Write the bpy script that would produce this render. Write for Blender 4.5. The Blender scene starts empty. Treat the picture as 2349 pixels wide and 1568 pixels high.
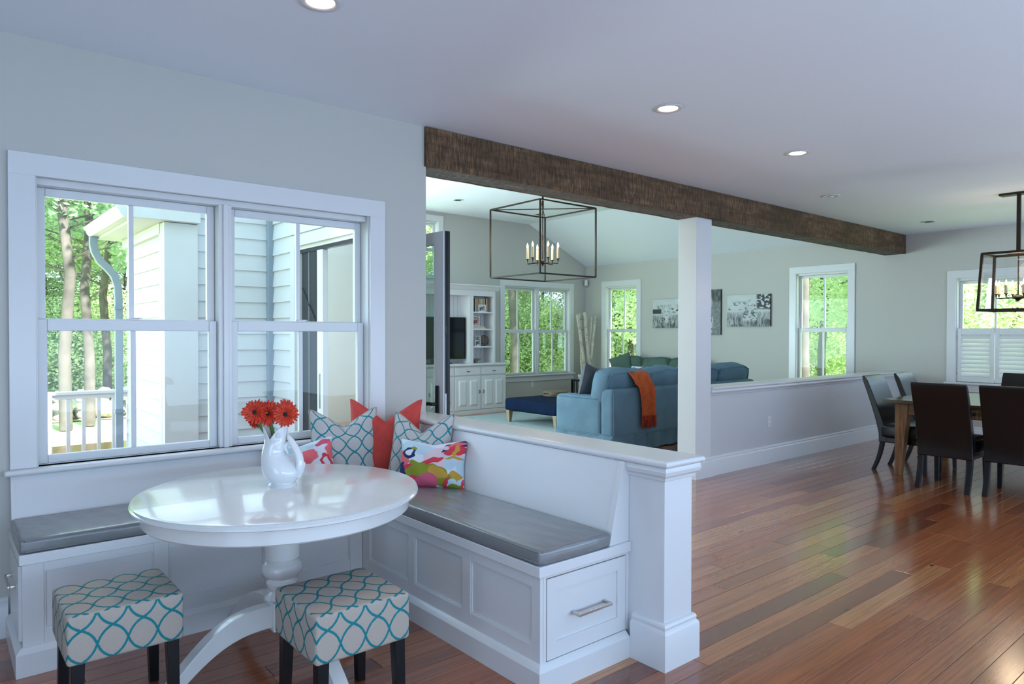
import bpy, bmesh, math, random
from mathutils import Vector, Matrix
random.seed(7)
sc = bpy.context.scene
C = sc.collection
R_ = math.radians

# ------------------------------------------------------------------ camera, sky, sun, large lights, exposure
F_PX, YAW, PITCH, ROLL = 1593.04, 0.695921, -0.0127331, 0.0014156
fwd = Vector((math.sin(YAW) * math.cos(PITCH), math.cos(YAW) * math.cos(PITCH), math.sin(PITCH)))
right = Vector((math.cos(YAW), -math.sin(YAW), 0)); up = right.cross(fwd)
rr = math.cos(ROLL) * right + math.sin(ROLL) * up; uu = rr.cross(fwd)
cam_d = bpy.data.cameras.new('camera'); cam = bpy.data.objects.new('camera', cam_d); C.objects.link(cam)
cam_d.sensor_width = 36.0; cam_d.lens = 36.0 * F_PX / 2349.0; cam_d.clip_start = 0.05; cam_d.clip_end = 300
cam.matrix_world = Matrix(((rr.x, uu.x, -fwd.x, 0), (rr.y, uu.y, -fwd.y, 0), (rr.z, uu.z, -fwd.z, 1.45), (0, 0, 0, 1)))
sc.camera = cam

world = bpy.data.worlds.new('sky'); sc.world = world; world.use_nodes = True
wn = world.node_tree; bg = wn.nodes['Background']
bg.inputs[0].default_value = (0.56, 0.76, 1.0, 1); bg.inputs[1].default_value = 3.6

sun_d = bpy.data.lights.new('sun', 'SUN'); sun = bpy.data.objects.new('sun', sun_d); C.objects.link(sun)
sun_d.energy = 30.0; sun_d.angle = R_(1.5); sun_d.color = (1.0, 0.95, 0.84)
sun.rotation_euler = Vector((-0.06, 0.64, -0.74)).to_track_quat('-Z', 'Y').to_euler()

def area_light(name, loc, direction, sx, sy, power, col):
    d = bpy.data.lights.new(name, 'AREA'); o = bpy.data.objects.new(name, d); C.objects.link(o)
    d.shape = 'RECTANGLE'; d.size = sx; d.size_y = sy; d.energy = power; d.color = col
    o.location = loc; o.rotation_euler = Vector(direction).to_track_quat('-Z', 'Z').to_euler()
    return o
# daylight of the glazed doors in the kitchen wall behind the camera
DAY = (0.50, 0.715, 1.0)
area_light('daylight_garden_side', (4.2, -3.25, 1.42), (0, 1, 0.80), 13.0, 2.6, 580, DAY)
area_light('fill_kitchen_end', (-2.5, 0.4, 1.5), (1, 0, 0.5), 4.0, 1.9, 80, DAY)  # added fill lamp lifting the kitchen from its end wall, not a window
# sky light falling through the breakfast window
area_light('daylight_breakfast_window', (1.20, 5.30, 2.35), (0, -1, -0.6), 2.2, 1.9, 24, (0.62, 0.82, 1.0))
# two unseen fill lamps, added to brighten the living room
area_light('fill_living_side', (2.80, 9.30, 1.45), (1, 0, 0), 1.9, 2.1, 70, (0.64, 0.92, 1.0))
area_light('fill_living_gable', (3.65, 10.30, 1.60), (0, -1, 0.2), 1.6, 2.3, 340, (0.64, 0.92, 1.0))

vs = sc.view_settings
vs.view_transform = 'Standard'; vs.look = 'None'; vs.gamma = 1.0; vs.use_curve_mapping = False; vs.exposure = 0.20
sc.cycles.use_denoising = True; sc.cycles.use_adaptive_sampling = True; sc.cycles.adaptive_threshold = 0.025
sc.cycles.max_bounces = 6; sc.cycles.diffuse_bounces = 3; sc.cycles.glossy_bounces = 3
sc.cycles.transparent_max_bounces = 16; sc.cycles.transmission_bounces = 4
sc.cycles.sample_clamp_indirect = 6.0; sc.cycles.caustics_reflective = False; sc.cycles.caustics_refractive = False

# ------------------------------------------------------------------ materials
def srgb(*c): return tuple(((x / 255) / 12.92 if x <= 10 else (((x / 255) + 0.055) / 1.055) ** 2.4) for x in c) + (1,)
class NT:
    def __init__(s, name):
        s.m = bpy.data.materials.new(name); s.m.use_nodes = True; s.t = s.m.node_tree
        s.b = s.t.nodes['Principled BSDF']; s.o = s.t.nodes['Material Output']
    def n(s, typ, **kw):
        nd = s.t.nodes.new(typ)
        for k, v in kw.items(): setattr(nd, k, v)
        return nd
    def l(s, a, b): s.t.links.new(a, b)
    def val(s, x, sock):
        if hasattr(x, 'is_output') or isinstance(x, bpy.types.NodeSocket): s.l(x, sock)
        else: sock.default_value = x
    def math(s, op, a, b=0.0, c=0.0):
        nd = s.n('ShaderNodeMath', operation=op); s.val(a, nd.inputs[0]); s.val(b, nd.inputs[1]); s.val(c, nd.inputs[2]); return nd.outputs[0]
    def mix(s, f, a, b, blend='MIX'):
        nd = s.n('ShaderNodeMix', data_type='RGBA', blend_type=blend); s.val(f, nd.inputs[0]); s.val(a, nd.inputs[6]); s.val(b, nd.inputs[7]); return nd.outputs[2]
    def noise(s, vec, scale, detail=3.0, rough=0.5):
        nd = s.n('ShaderNodeTexNoise'); nd.inputs['Scale'].default_value = scale; nd.inputs['Detail'].default_value = detail
        nd.inputs['Roughness'].default_value = rough
        if vec is not None: s.l(vec, nd.inputs['Vector'])
        return nd.outputs[0]
    def ramp(s, f, stops):
        nd = s.n('ShaderNodeValToRGB'); e = nd.color_ramp.elements
        while len(e) < len(stops): e.new(0.5)
        for i, (p, c) in enumerate(stops): e[i].position = p; e[i].color = c
        s.l(f, nd.inputs[0]); return nd.outputs[0]
    def mapping(s, vec, scale=(1, 1, 1), loc=(0, 0, 0), rot=(0, 0, 0)):
        nd = s.n('ShaderNodeMapping'); nd.inputs['Scale'].default_value = scale; nd.inputs['Location'].default_value = loc; nd.inputs['Rotation'].default_value = rot
        s.l(vec, nd.inputs[0]); return nd.outputs[0]
    def pos(s): return s.n('ShaderNodeNewGeometry').outputs['Position']
    def obj(s): return s.n('ShaderNodeTexCoord').outputs['Object']
    def uv(s): return s.n('ShaderNodeTexCoord').outputs['UV']
    def bump(s, h, strength=0.2, dist=0.01):
        nd = s.n('ShaderNodeBump'); nd.inputs['Strength'].default_value = strength; nd.inputs['Distance'].default_value = dist
        s.l(h, nd.inputs['Height']); s.l(nd.outputs[0], s.b.inputs['Normal'])
    def base(s, c): s.val(c, s.b.inputs['Base Color'])
    def rough(s, r): s.val(r, s.b.inputs['Roughness'])
    def set(s, **kw):
        for k, v in kw.items(): s.b.inputs[k.replace('_', ' ')].default_value = v
        return s
M = {}
def plain(name, col, rough=0.5, var=0.04, scale=6.0, metal=0.0, bump=0.0, bscale=80.0, spec=0.5, coat=0.0):
    t = NT(name); p = t.obj()
    c = col if len(col) == 4 else col + (1,)
    n = t.noise(p, scale, 3)
    dk = tuple(x * (1 - var) for x in c[:3]) + (1,); lt = tuple(min(1, x * (1 + var)) for x in c[:3]) + (1,)
    t.base(t.ramp(n, [(0.3, dk), (0.7, lt)])); t.rough(rough); t.set(Metallic=metal)
    t.b.inputs['Specular IOR Level'].default_value = spec; t.b.inputs['Coat Weight'].default_value = coat
    if bump: t.bump(t.noise(p, bscale, 3), bump, 0.004)
    M[name] = t.m; return t.m
plain('wall_paint', (0.545, 0.53, 0.485), 0.55, 0.015, 0.8, bump=0.04, bscale=250)
plain('low_wall_paint', (0.64, 0.635, 0.645), 0.5, 0.015, 0.8)
plain('ceiling_paint', (0.87, 0.91, 0.97), 0.7, 0.012, 0.7)
plain('white_trim', (0.74, 0.74, 0.745), 0.28, 0.015, 2.0)
plain('vinyl', (0.72, 0.73, 0.74), 0.35, 0.015, 2.0)
plain('white_table', (0.80, 0.79, 0.77), 0.16, 0.02, 3.0, coat=0.3)
plain('ceramic', (0.80, 0.80, 0.80), 0.08, 0.01, 5.0, coat=0.5)
plain('black_metal', (0.012, 0.011, 0.011), 0.38, 0.1, 10, metal=0.3)
plain('bronze', (0.026, 0.019, 0.013), 0.45, 0.2, 14, metal=0.6)
plain('black_leather', (0.005, 0.0046, 0.0046), 0.27, 0.2, 10, bump=0.06, bscale=160, spec=0.5)
plain('black_wood', (0.006, 0.0057, 0.007), 0.32, 0.2, 10, spec=0.3)
plain('chrome', (0.62, 0.58, 0.54), 0.16, 0.02, 10, metal=1.0)
plain('steel', (0.45, 0.46, 0.46), 0.35, 0.05, 10, metal=0.9)
plain('red_cloth', (0.60, 0.062, 0.050), 0.85, 0.08, 30, bump=0.25, bscale=500)
plain('sofa_blue', (0.115, 0.205, 0.280), 0.9, 0.13, 5, bump=0.3, bscale=420)
plain('sofa_green', (0.080, 0.135, 0.110), 0.9, 0.12, 5, bump=0.3, bscale=420)
plain('navy_velvet', (0.003, 0.011, 0.036), 0.8, 0.2, 6, bump=0.15, bscale=300, spec=0.1)
plain('grey_velvet', (0.085, 0.095, 0.120), 0.8, 0.25, 5, bump=0.15, bscale=300)
plain('throw_orange', (0.48, 0.085, 0.018), 0.9, 0.22, 18, bump=0.4, bscale=260)
plain('fringe_rust', (0.30, 0.030, 0.008), 0.9, 0.3, 25)
plain('pale_oak', (0.33, 0.23, 0.14), 0.55, 0.15, 14)
plain('tray_wood', (0.15, 0.11, 0.07), 0.6, 0.2, 12)
plain('rug', (0.36, 0.44, 0.45), 0.95, 0.12, 9, bump=0.4, bscale=200)
plain('screen_glass', (0.002, 0.0025, 0.003), 0.08, 0.05, 4, spec=0.12)
plain('dark_screen', (0.010, 0.014, 0.018), 0.35, 0.2, 30)
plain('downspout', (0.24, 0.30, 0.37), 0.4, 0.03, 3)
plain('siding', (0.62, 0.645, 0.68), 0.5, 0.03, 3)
plain('candle_wax', (0.80, 0.60, 0.36), 0.5, 0.03, 8)
plain('book_cream', (0.62, 0.52, 0.38), 0.7, 0.1, 30)
plain('book_tan', (0.42, 0.24, 0.10), 0.7, 0.1, 30)
plain('book_dark', (0.012, 0.010, 0.010), 0.6, 0.1, 30)
plain('paper', (0.70, 0.66, 0.55), 0.8, 0.05, 40)
plain('stem_green', (0.10, 0.24, 0.04), 0.5, 0.2, 20)
plain('petal_red', (0.62, 0.028, 0.007), 0.55, 0.2, 60)
plain('petal_light', (0.72, 0.055, 0.014), 0.55, 0.2, 60)
plain('flower_eye', (0.012, 0.006, 0.005), 0.8, 0.2, 60)
plain('flower_ring', (0.10, 0.05, 0.02), 0.8, 0.3, 90)
plain('basket_wood', (0.10, 0.062, 0.038), 0.6, 0.3, 20)
plain('stone', (0.40, 0.38, 0.35), 0.9, 0.3, 5, bump=0.5, bscale=18)
plain('plaque_white', (0.80, 0.79, 0.76), 0.4, 0.01, 4)
plain('slot_dark', (0.10, 0.10, 0.11), 0.5, 0.1, 4)
plain('soil_bark', (0.07, 0.058, 0.050), 0.95, 0.35, 3, bump=0.8, bscale=14)
plain('pine_bark', (0.085, 0.075, 0.072), 0.95, 0.4, 2.5, bump=0.8, bscale=12)
plain('lawn', (0.36, 0.50, 0.20), 0.95, 0.25, 0.7)
plain('forest_floor', (0.26, 0.24, 0.15), 0.95, 0.35, 0.8)
plain('deck_board', (0.42, 0.42, 0.42), 0.8, 0.1, 3)
plain('jam_glass', (0.45, 0.45, 0.44), 0.2, 0.1, 4, metal=0.7)

def glass(name, tint, rough=0.0, ior=1.45, gain=1.0):
    t = NT(name); t.t.nodes.remove(t.b)
    tr = t.n('ShaderNodeBsdfTransparent'); tr.inputs[0].default_value = tint
    gl = t.n('ShaderNodeBsdfGlossy'); gl.inputs['Roughness'].default_value = rough
    fr = t.n('ShaderNodeFresnel'); fr.inputs[0].default_value = ior
    mx = t.n('ShaderNodeMixShader'); t.l(t.math('MULTIPLY', fr.outputs[0], gain), mx.inputs[0]); t.l(tr.outputs[0], mx.inputs[1]); t.l(gl.outputs[0], mx.inputs[2])
    t.l(mx.outputs[0], t.o.inputs[0]); M[name] = t.m
glass('pane_glass', (0.95, 0.97, 0.97, 1), gain=0.45)
glass('door_glass', (0.84, 0.93, 0.90, 1), gain=0.5)
glass('lantern_glass', (0.97, 0.98, 0.98, 1), gain=0.5)

def emit(name, col, strength):
    t = NT(name); t.base(col); t.b.inputs['Emission Color'].default_value = col; t.b.inputs['Emission Strength'].default_value = strength; M[name] = t.m
emit('lamp_on', (1.0, 0.80, 0.58, 1), 4.0)
emit('bulb_on', (1.0, 0.82, 0.60, 1), 25.0)

# floor boards: colour per board from the face attribute 'tone'
t = NT('heart_pine'); p = t.pos(); at = t.n('ShaderNodeAttribute', attribute_name='tone').outputs['Fac']
sh = t.n('ShaderNodeCombineXYZ'); t.l(t.math('MULTIPLY', at, 37.0), sh.inputs[0]); t.l(t.math('MULTIPLY', at, 91.0), sh.inputs[2])
va = t.n('ShaderNodeVectorMath', operation='ADD'); t.l(p, va.inputs[0]); t.l(sh.outputs[0], va.inputs[1])
gr = t.noise(t.mapping(va.outputs[0], (0.55, 26.0, 1.0)), 3.0, 6, 0.62)
gr2 = t.noise(t.mapping(va.outputs[0], (1.6, 90.0, 1.0)), 2.0, 3, 0.6)
tone = t.ramp(at, [(0.0, (0.230, 0.048, 0.016, 1)), (0.22, (0.400, 0.096, 0.028, 1)), (0.55, (0.540, 0.152, 0.046, 1)), (0.85, (0.620, 0.205, 0.064, 1)), (1.0, (0.740, 0.310, 0.110, 1))])
c1 = t.mix(t.ramp(gr, [(0.34, (0, 0, 0, 1)), (0.68, (1, 1, 1, 1))]), t.mix(0.55, tone, (0.10, 0.026, 0.010, 1)), tone)
c2 = t.mix(t.math('MULTIPLY', gr2, 0.35), c1, (0.13, 0.038, 0.014, 1))
kn = t.n('ShaderNodeTexVoronoi'); kn.inputs['Scale'].default_value = 1.0; t.l(t.mapping(va.outputs[0], (1.7, 5.2, 1.0)), kn.inputs['Vector'])
c3 = t.mix(t.ramp(kn.outputs['Distance'], [(0.03, (1, 1, 1, 1)), (0.075, (0, 0, 0, 1))]), c2, (0.028, 0.012, 0.008, 1))
t.base(c3); t.rough(t.math('MULTIPLY_ADD', gr, 0.10, 0.20)); t.set(**{'Coat_Weight': 0.9}); t.b.inputs['Coat Roughness'].default_value = 0.15
t.bump(gr, 0.05, 0.002); M['heart_pine'] = t.m

# reclaimed beam
def beam_mat(name, dark, light, sx):
    t = NT(name); p = t.obj()
    g = t.noise(t.mapping(p, (1.4, 9, 9)), 2.2, 6, 0.65); g2 = t.noise(t.mapping(p, sx, rot=(0, 0.45, 0)), 3.0, 4, 0.6); g3 = t.noise(p, 1.7, 4)
    c = t.mix(t.ramp(g, [(0.3, (0, 0, 0, 1)), (0.72, (1, 1, 1, 1))]), dark, light)
    c = t.mix(t.ramp(g2, [(0.42, (0.75, 0.75, 0.75, 1)), (0.58, (0, 0, 0, 1))]), c, tuple(x * 0.45 for x in dark[:3]) + (1,))
    c = t.mix(t.ramp(g3, [(0.35, (0.6, 0.6, 0.6, 1)), (0.6, (0, 0, 0, 1))]), c, tuple(x * 0.5 for x in dark[:3]) + (1,))
    t.base(c); t.rough(0.85); t.bump(g2, 0.5, 0.01); M[name] = t.m
beam_mat('barn_beam', (0.085, 0.045, 0.021, 1), (0.290, 0.172, 0.090, 1), (34, 3, 5))
beam_mat('barn_beam_grey', (0.10, 0.085, 0.065, 1), (0.27, 0.245, 0.20, 1), (30, 6, 4))
t = NT('table_pine'); p = t.obj(); g = t.noise(t.mapping(p, (18, 18, 1.6)), 2.5, 5, 0.6)
t.base(t.ramp(g, [(0.3, (0.13, 0.050, 0.018, 1)), (0.5, (0.26, 0.12, 0.045, 1)), (0.75, (0.36, 0.19, 0.08, 1))])); t.rough(0.45); M['table_pine'] = t.m
t = NT('table_top_dark'); p = t.obj(); g = t.noise(t.mapping(p, (14, 1.2, 14)), 2.5, 5, 0.6)
t.base(t.ramp(g, [(0.3, (0.055, 0.024, 0.012, 1)), (0.75, (0.12, 0.055, 0.026, 1))])); t.rough(0.17); M['table_top_dark'] = t.m
t = NT('birch_bark'); p = t.obj(); g = t.noise(t.mapping(p, (14, 14, 60)), 1.6, 4, 0.6); g2 = t.noise(p, 7, 4)
c = t.mix(t.ramp(g, [(0.58, (0, 0, 0, 1)), (0.66, (1, 1, 1, 1))]), (0.62, 0.57, 0.50, 1), (0.07, 0.05, 0.04, 1))
t.base(t.mix(t.ramp(g2, [(0.5, (0, 0, 0, 1)), (0.7, (0.8, 0.8, 0.8, 1))]), c, (0.20, 0.15, 0.10, 1))); t.rough(0.85); M['birch_bark'] = t.m
# leather bench cushion
t = NT('grey_leather'); p = t.obj(); g = t.noise(t.mapping(p, (3.0, 3.0, 3.0)), 2.0, 2, 0.45); w = t.noise(t.mapping(p, (7, 2.0, 3), rot=(0, 0, 0.6)), 2.4, 1.2, 0.4)
t.base(t.ramp(g, [(0.3, (0.20, 0.205, 0.21, 1)), (0.7, (0.22, 0.225, 0.23, 1))])); t.rough(0.30); t.set(**{'Coat_Weight': 0.35}); t.bump(t.math('MULTIPLY_ADD', g, 0.3, w), 0.30, 0.035); M['grey_leather'] = t.m

# linen with teal trellis lines: uv in metres
def trellis(name, cell, linen, line, wline, A=0.15):
    t = NT(name); uv = t.uv(); sp = t.n('ShaderNodeSeparateXYZ')
    jit = t.n('ShaderNodeTexNoise'); jit.inputs['Scale'].default_value = 260; jit.inputs['Detail'].default_value = 2; t.l(uv, jit.inputs['Vector'])
    t.l(uv, sp.inputs[0])
    x = t.math('DIVIDE', sp.outputs[0], cell[0]); y = t.math('DIVIDE', sp.outputs[1], cell[1])
    u = t.math('ADD', x, y); v = t.math('SUBTRACT', x, y)
    su = t.math('SINE', t.math('MULTIPLY', u, math.pi)); cu = t.math('COSINE', t.math('MULTIPLY', u, math.pi))
    sv = t.math('SINE', t.math('MULTIPLY', v, math.pi)); cv = t.math('COSINE', t.math('MULTIPLY', v, math.pi))
    u2 = t.math('MULTIPLY_ADD', t.math('MULTIPLY', cu, sv), A, u); v2 = t.math('MULTIPLY_ADD', t.math('MULTIPLY', cv, su), A, v)
    def d(a): return t.math('ABSOLUTE', t.math('SUBTRACT', a, t.math('ROUND', a)))
    dist = t.math('MULTIPLY_ADD', t.math('SUBTRACT', jit.outputs[0], 0.5), 0.075, t.math('MINIMUM', d(u2), d(v2)))
    m = t.ramp(dist, [(wline * 0.85, (1, 1, 1, 1)), (wline * 1.15, (0, 0, 0, 1))])
    wv = t.noise(t.mapping(uv, (220, 40, 1)), 4.0, 3, 0.6); wv2 = t.noise(t.mapping(uv, (40, 220, 1)), 4.0, 3, 0.6)
    ln = t.mix(t.math('MULTIPLY', t.math('ADD', wv, wv2), 0.5), tuple(q * 0.45 for q in linen[:3]) + (1,), tuple(min(1, q * 1.55) for q in linen[:3]) + (1,))
    t.base(t.mix(m, ln, line)); t.rough(0.9); t.bump(t.math('ADD', wv, wv2), 0.15, 0.002); M[name] = t.m
trellis('trellis_stool', (0.098, 0.116), (0.46, 0.395, 0.335, 1), (0.006, 0.20, 0.23, 1), 0.064, 0.125)
trellis('trellis_pillow', (0.096, 0.116), (0.56, 0.54, 0.52, 1), (0.01, 0.24, 0.28, 1), 0.064, 0.105)
trellis('trellis_pillow_small', (0.090, 0.110), (0.56, 0.54, 0.52, 1), (0.01, 0.24, 0.28, 1), 0.064, 0.105)

def vcol(name, rough=0.85):
    t = NT(name); a = t.n('ShaderNodeAttribute', attribute_name='print').outputs['Color']; t.base(a); t.rough(rough); M[name] = t.m
vcol('printed_cloth'); vcol('photo_print', 0.5)

def leaf_mat(name, a, b):
    t = NT(name); t.t.nodes.remove(t.b)
    n = t.noise(t.pos(), 1.3, 2); n2 = t.n('ShaderNodeNewGeometry').outputs['Random Per Island']
    col = t.mix(t.math('MULTIPLY_ADD', n2, 0.6, t.math('MULTIPLY', n, 0.4)), a, b)
    df = t.n('ShaderNodeBsdfDiffuse'); tl = t.n('ShaderNodeBsdfTranslucent'); t.l(col, df.inputs[0]); t.l(col, tl.inputs[0])
    mx = t.n('ShaderNodeMixShader'); mx.inputs[0].default_value = 0.5; t.l(df.outputs[0], mx.inputs[1]); t.l(tl.outputs[0], mx.inputs[2]); t.l(mx.outputs[0], t.o.inputs[0]); M[name] = t.m
leaf_mat('leaf_bright', (0.46, 0.62, 0.32, 1), (0.78, 0.87, 0.58, 1))
leaf_mat('leaf_mid', (0.34, 0.50, 0.26, 1), (0.66, 0.78, 0.50, 1))
leaf_mat('leaf_pine', (0.22, 0.38, 0.24, 1), (0.46, 0.60, 0.40, 1))

# ------------------------------------------------------------------ mesh helpers
def tag(o, label=None, cat=None, group=None, kind=None):
    if label: o['label'] = label
    if cat: o['category'] = cat
    if group: o['group'] = group
    if kind: o['kind'] = kind
    return o
def empty(name, loc=(0, 0, 0), rz=0.0, label=None, cat=None, group=None, kind=None):
    o = bpy.data.objects.new(name, None); C.objects.link(o); o.location = loc; o.rotation_euler = (0, 0, rz); o.empty_display_size = 0.1
    return tag(o, label, cat, group, kind)
class MB:
    def __init__(s): s.v = []; s.f = []
    def add(s, vs_, fs):
        k = len(s.v); s.v += [tuple(x) for x in vs_]; s.f += [tuple(i + k for i in q) for q in fs]; return s
    def box(s, lo, hi):
        x0, y0, z0 = lo; x1, y1, z1 = hi
        if x0 > x1: x0, x1 = x1, x0
        if y0 > y1: y0, y1 = y1, y0
        if z0 > z1: z0, z1 = z1, z0
        return s.add([(x0, y0, z0), (x1, y0, z0), (x1, y1, z0), (x0, y1, z0), (x0, y0, z1), (x1, y0, z1), (x1, y1, z1), (x0, y1, z1)],
                     [(0, 3, 2, 1), (4, 5, 6, 7), (0, 1, 5, 4), (1, 2, 6, 5), (2, 3, 7, 6), (3, 0, 4, 7)])
    def hexa(s, b, t_):   # bottom ring of four, top ring of four
        return s.add(list(b) + list(t_), [(0, 3, 2, 1), (4, 5, 6, 7), (0, 1, 5, 4), (1, 2, 6, 5), (2, 3, 7, 6), (3, 0, 4, 7)])
    def prism(s, poly, axis, lo, hi):   # poly in the two other axes, in xyz order
        n = len(poly)
        def P(a, q):
            return {'x': (q, a[0], a[1]), 'y': (a[0], q, a[1]), 'z': (a[0], a[1], q)}[axis]
        return s.add([P(a, lo) for a in poly] + [P(a, hi) for a in poly],
                     [tuple(range(n - 1, -1, -1)), tuple(range(n, 2 * n))] + [(i, (i + 1) % n, n + (i + 1) % n, n + i) for i in range(n)])
    def tube(s, pts, rad, n=8, caps=True, sq=None):
        pts = [Vector(q) for q in pts]; rad = rad if isinstance(rad, (list, tuple)) else [rad] * len(pts)
        rings = []; prev = None
        for i, q in enumerate(pts):
            d = (pts[min(i + 1, len(pts) - 1)] - pts[max(i - 1, 0)]).normalized()
            if prev is None:
                a = d.orthogonal().normalized()
                if abs(d.z) > 0.9: a = Vector((1, 0, 0)) - d * d.x; a.normalize()
                elif abs(d.z) < 0.3: a = Vector((0, 0, 1)) - d * d.z; a.normalize()
            else: a = (prev - d * prev.dot(d)).normalized()
            prev = a; b = d.cross(a)
            fa, fb = sq if sq else (1, 1)
            off = math.pi / 4 if n == 4 else 0
            k = math.sqrt(2) if n == 4 else 1
            rings.append([q + (a * math.cos(2 * math.pi * j / n + off) * fa + b * math.sin(2 * math.pi * j / n + off) * fb) * rad[i] * k for j in range(n)])
        vs_ = [x for r in rings for x in r]; fs = []
        for i in range(len(rings) - 1):
            for j in range(n): fs.append((i * n + j, i * n + (j + 1) % n, (i + 1) * n + (j + 1) % n, (i + 1) * n + j))
        if caps: fs += [tuple(range(n - 1, -1, -1)), tuple(range((len(rings) - 1) * n, len(rings) * n))]
        return s.add(vs_, fs)
    def lathe(s, prof, n=32, c=(0, 0, 0), caps=True):
        vs_ = []; fs = []
        for r, z in prof:
            for j in range(n): vs_.append((c[0] + r * math.cos(2 * math.pi * j / n), c[1] + r * math.sin(2 * math.pi * j / n), c[2] + z))
        m = len(prof)
        for i in range(m - 1):
            for j in range(n): fs.append((i * n + j, i * n + (j + 1) % n, (i + 1) * n + (j + 1) % n, (i + 1) * n + j))
        if caps:
            if prof[0][0] > 1e-5: fs.append(tuple(range(n - 1, -1, -1)))
            if prof[-1][0] > 1e-5: fs.append(tuple(range((m - 1) * n, m * n)))
        return s.add(vs_, fs)
    def grid(s, fn, nu, nv, closed_u=False):
        vs_ = [fn(i / nu, j / nv) for j in range(nv + 1) for i in range(nu + (0 if closed_u else 1))]
        w = nu if closed_u else nu + 1; fs = []
        for j in range(nv):
            for i in range(nu):
                i2 = (i + 1) % w; fs.append((j * w + i, j * w + i2, (j + 1) * w + i2, (j + 1) * w + i))
        return s.add(vs_, fs)
    def sweep(s, prof, path):   # prof (outward, z); outward is to the right of the walking direction; mitred
        pts = [Vector(q) for q in path]; n = len(prof); vs_ = []
        for i, q in enumerate(pts):
            a = (q - pts[i - 1]).normalized() if i > 0 else None; b = (pts[i + 1] - q).normalized() if i < len(pts) - 1 else None
            na = Vector((a.y, -a.x)) if a else None; nb = Vector((b.y, -b.x)) if b else None
            if na is None: d = nb
            elif nb is None: d = na
            else: d = (na + nb) / (1 + na.dot(nb))
            vs_ += [(q.x + d.x * o, q.y + d.y * o, z) for o, z in prof]
        fs = []
        for i in range(len(pts) - 1):
            for j in range(n): fs.append((i * n + j, i * n + (j + 1) % n, (i + 1) * n + (j + 1) % n, (i + 1) * n + j))
        fs += [tuple(range(n - 1, -1, -1)), tuple((len(pts) - 1) * n + j for j in range(n))]
        return s.add(vs_, fs)
    def rbox(s, lo, hi, r, n=10, puff=0.0):   # rounded, slightly puffed block
        c = [(a + b) / 2 for a, b in zip(lo, hi)]; h = [abs(b - a) / 2 for a, b in zip(lo, hi)]; r = min(r, *h)
        k0 = len(s.v); idx = {}
        def par(k, hh):
            e = r / hh
            m = 3
            if k < m: return -1 + e * (1 - math.cos(k / m * math.pi / 2)) * 1.0
            if k > n - m: return 1 - e * (1 - math.cos((n - k) / m * math.pi / 2)) * 1.0
            return -1 + e + (2 - 2 * e) * (k - m) / (n - 2 * m)
        def vert(i, j, k):
            if (i, j, k) in idx: return idx[(i, j, k)]
            p_ = [par(a, hh) * hh for a, hh in zip((i, j, k), h)]
            q = [max(-(hh - r), min(hh - r, a)) for a, hh in zip(p_, h)]
            d = Vector(p_) - Vector(q)
            if d.length > 1e-9: d = d.normalized() * r
            u_ = [a / hh for a, hh in zip(q, h)]
            pf = puff * (1 - u_[0] ** 2) * (1 - u_[1] ** 2) if (k in (0, n)) else (puff * (1 - u_[1] ** 2) * (1 - u_[2] ** 2) if i in (0, n) else puff * (1 - u_[0] ** 2) * (1 - u_[2] ** 2))
            dn = d.normalized() if d.length > 0 else Vector((0, 0, 0))
            s.v.append(tuple(Vector(c) + Vector(q) + d + dn * pf)); idx[(i, j, k)] = len(s.v) - 1; return len(s.v) - 1
        for a in range(n):
            for b in range(n):
                s.f.append((vert(a, b, 0), vert(a, b + 1, 0), vert(a + 1, b + 1, 0), vert(a + 1, b, 0)))
                s.f.append((vert(a, b, n), vert(a + 1, b, n), vert(a + 1, b + 1, n), vert(a, b + 1, n)))
                s.f.append((vert(a, 0, b), vert(a + 1, 0, b), vert(a + 1, 0, b + 1), vert(a, 0, b + 1)))
                s.f.append((vert(a, n, b), vert(a, n, b + 1), vert(a + 1, n, b + 1), vert(a + 1, n, b)))
                s.f.append((vert(0, a, b), vert(0, a, b + 1), vert(0, a + 1, b + 1), vert(0, a + 1, b)))
                s.f.append((vert(n, a, b), vert(n, a + 1, b), vert(n, a + 1, b + 1), vert(n, a, b + 1)))
        return s
    def xf(s, fn): s.v = [tuple(fn(Vector(q))) for q in s.v]; return s
    def build(s, name, mat, parent=None, bevel=0.0, seg=2, smooth=None, uvbox=False, world=False, normals=True):
        me = bpy.data.meshes.new(name); me.from_pydata(s.v, [], s.f)
        if bevel or normals:
            bm = bmesh.new(); bm.from_mesh(me)
            if normals: bmesh.ops.recalc_face_normals(bm, faces=bm.faces)
            if bevel:
                es = [e for e in bm.edges if len(e.link_faces) == 2 and e.calc_face_angle(0) > 0.5]
                bmesh.ops.bevel(bm, geom=es, offset=bevel, segments=seg, affect='EDGES', profile=0.5, clamp_overlap=True)
            bm.to_mesh(me); bm.free()
        if uvbox:
            uvl = me.uv_layers.new(name='UVMap')
            for pl in me.polygons:
                n = pl.normal; ax = max(range(3), key=lambda k: abs(n[k]))
                for li in pl.loop_indices:
                    co = me.vertices[me.loops[li].vertex_index].co
                    uvl.data[li].uv = (co.y, co.z) if ax == 0 else ((co.x, co.z) if ax == 1 else (co.x, co.y))
        o = bpy.data.objects.new(name, me); C.objects.link(o)
        mats = mat if isinstance(mat, (list, tuple)) else [mat]
        for m_ in mats: me.materials.append(M[m_])
        if smooth is None: smooth = 0.6 if bevel else None
        if bevel:
            me.shade_smooth(); me.set_sharp_from_angle(angle=max(smooth, 1.2)); wnm = o.modifiers.new('weighted_normal', 'WEIGHTED_NORMAL'); wnm.keep_sharp = True; wnm.weight = 90
        elif smooth: me.shade_smooth(); me.set_sharp_from_angle(angle=smooth)
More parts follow.
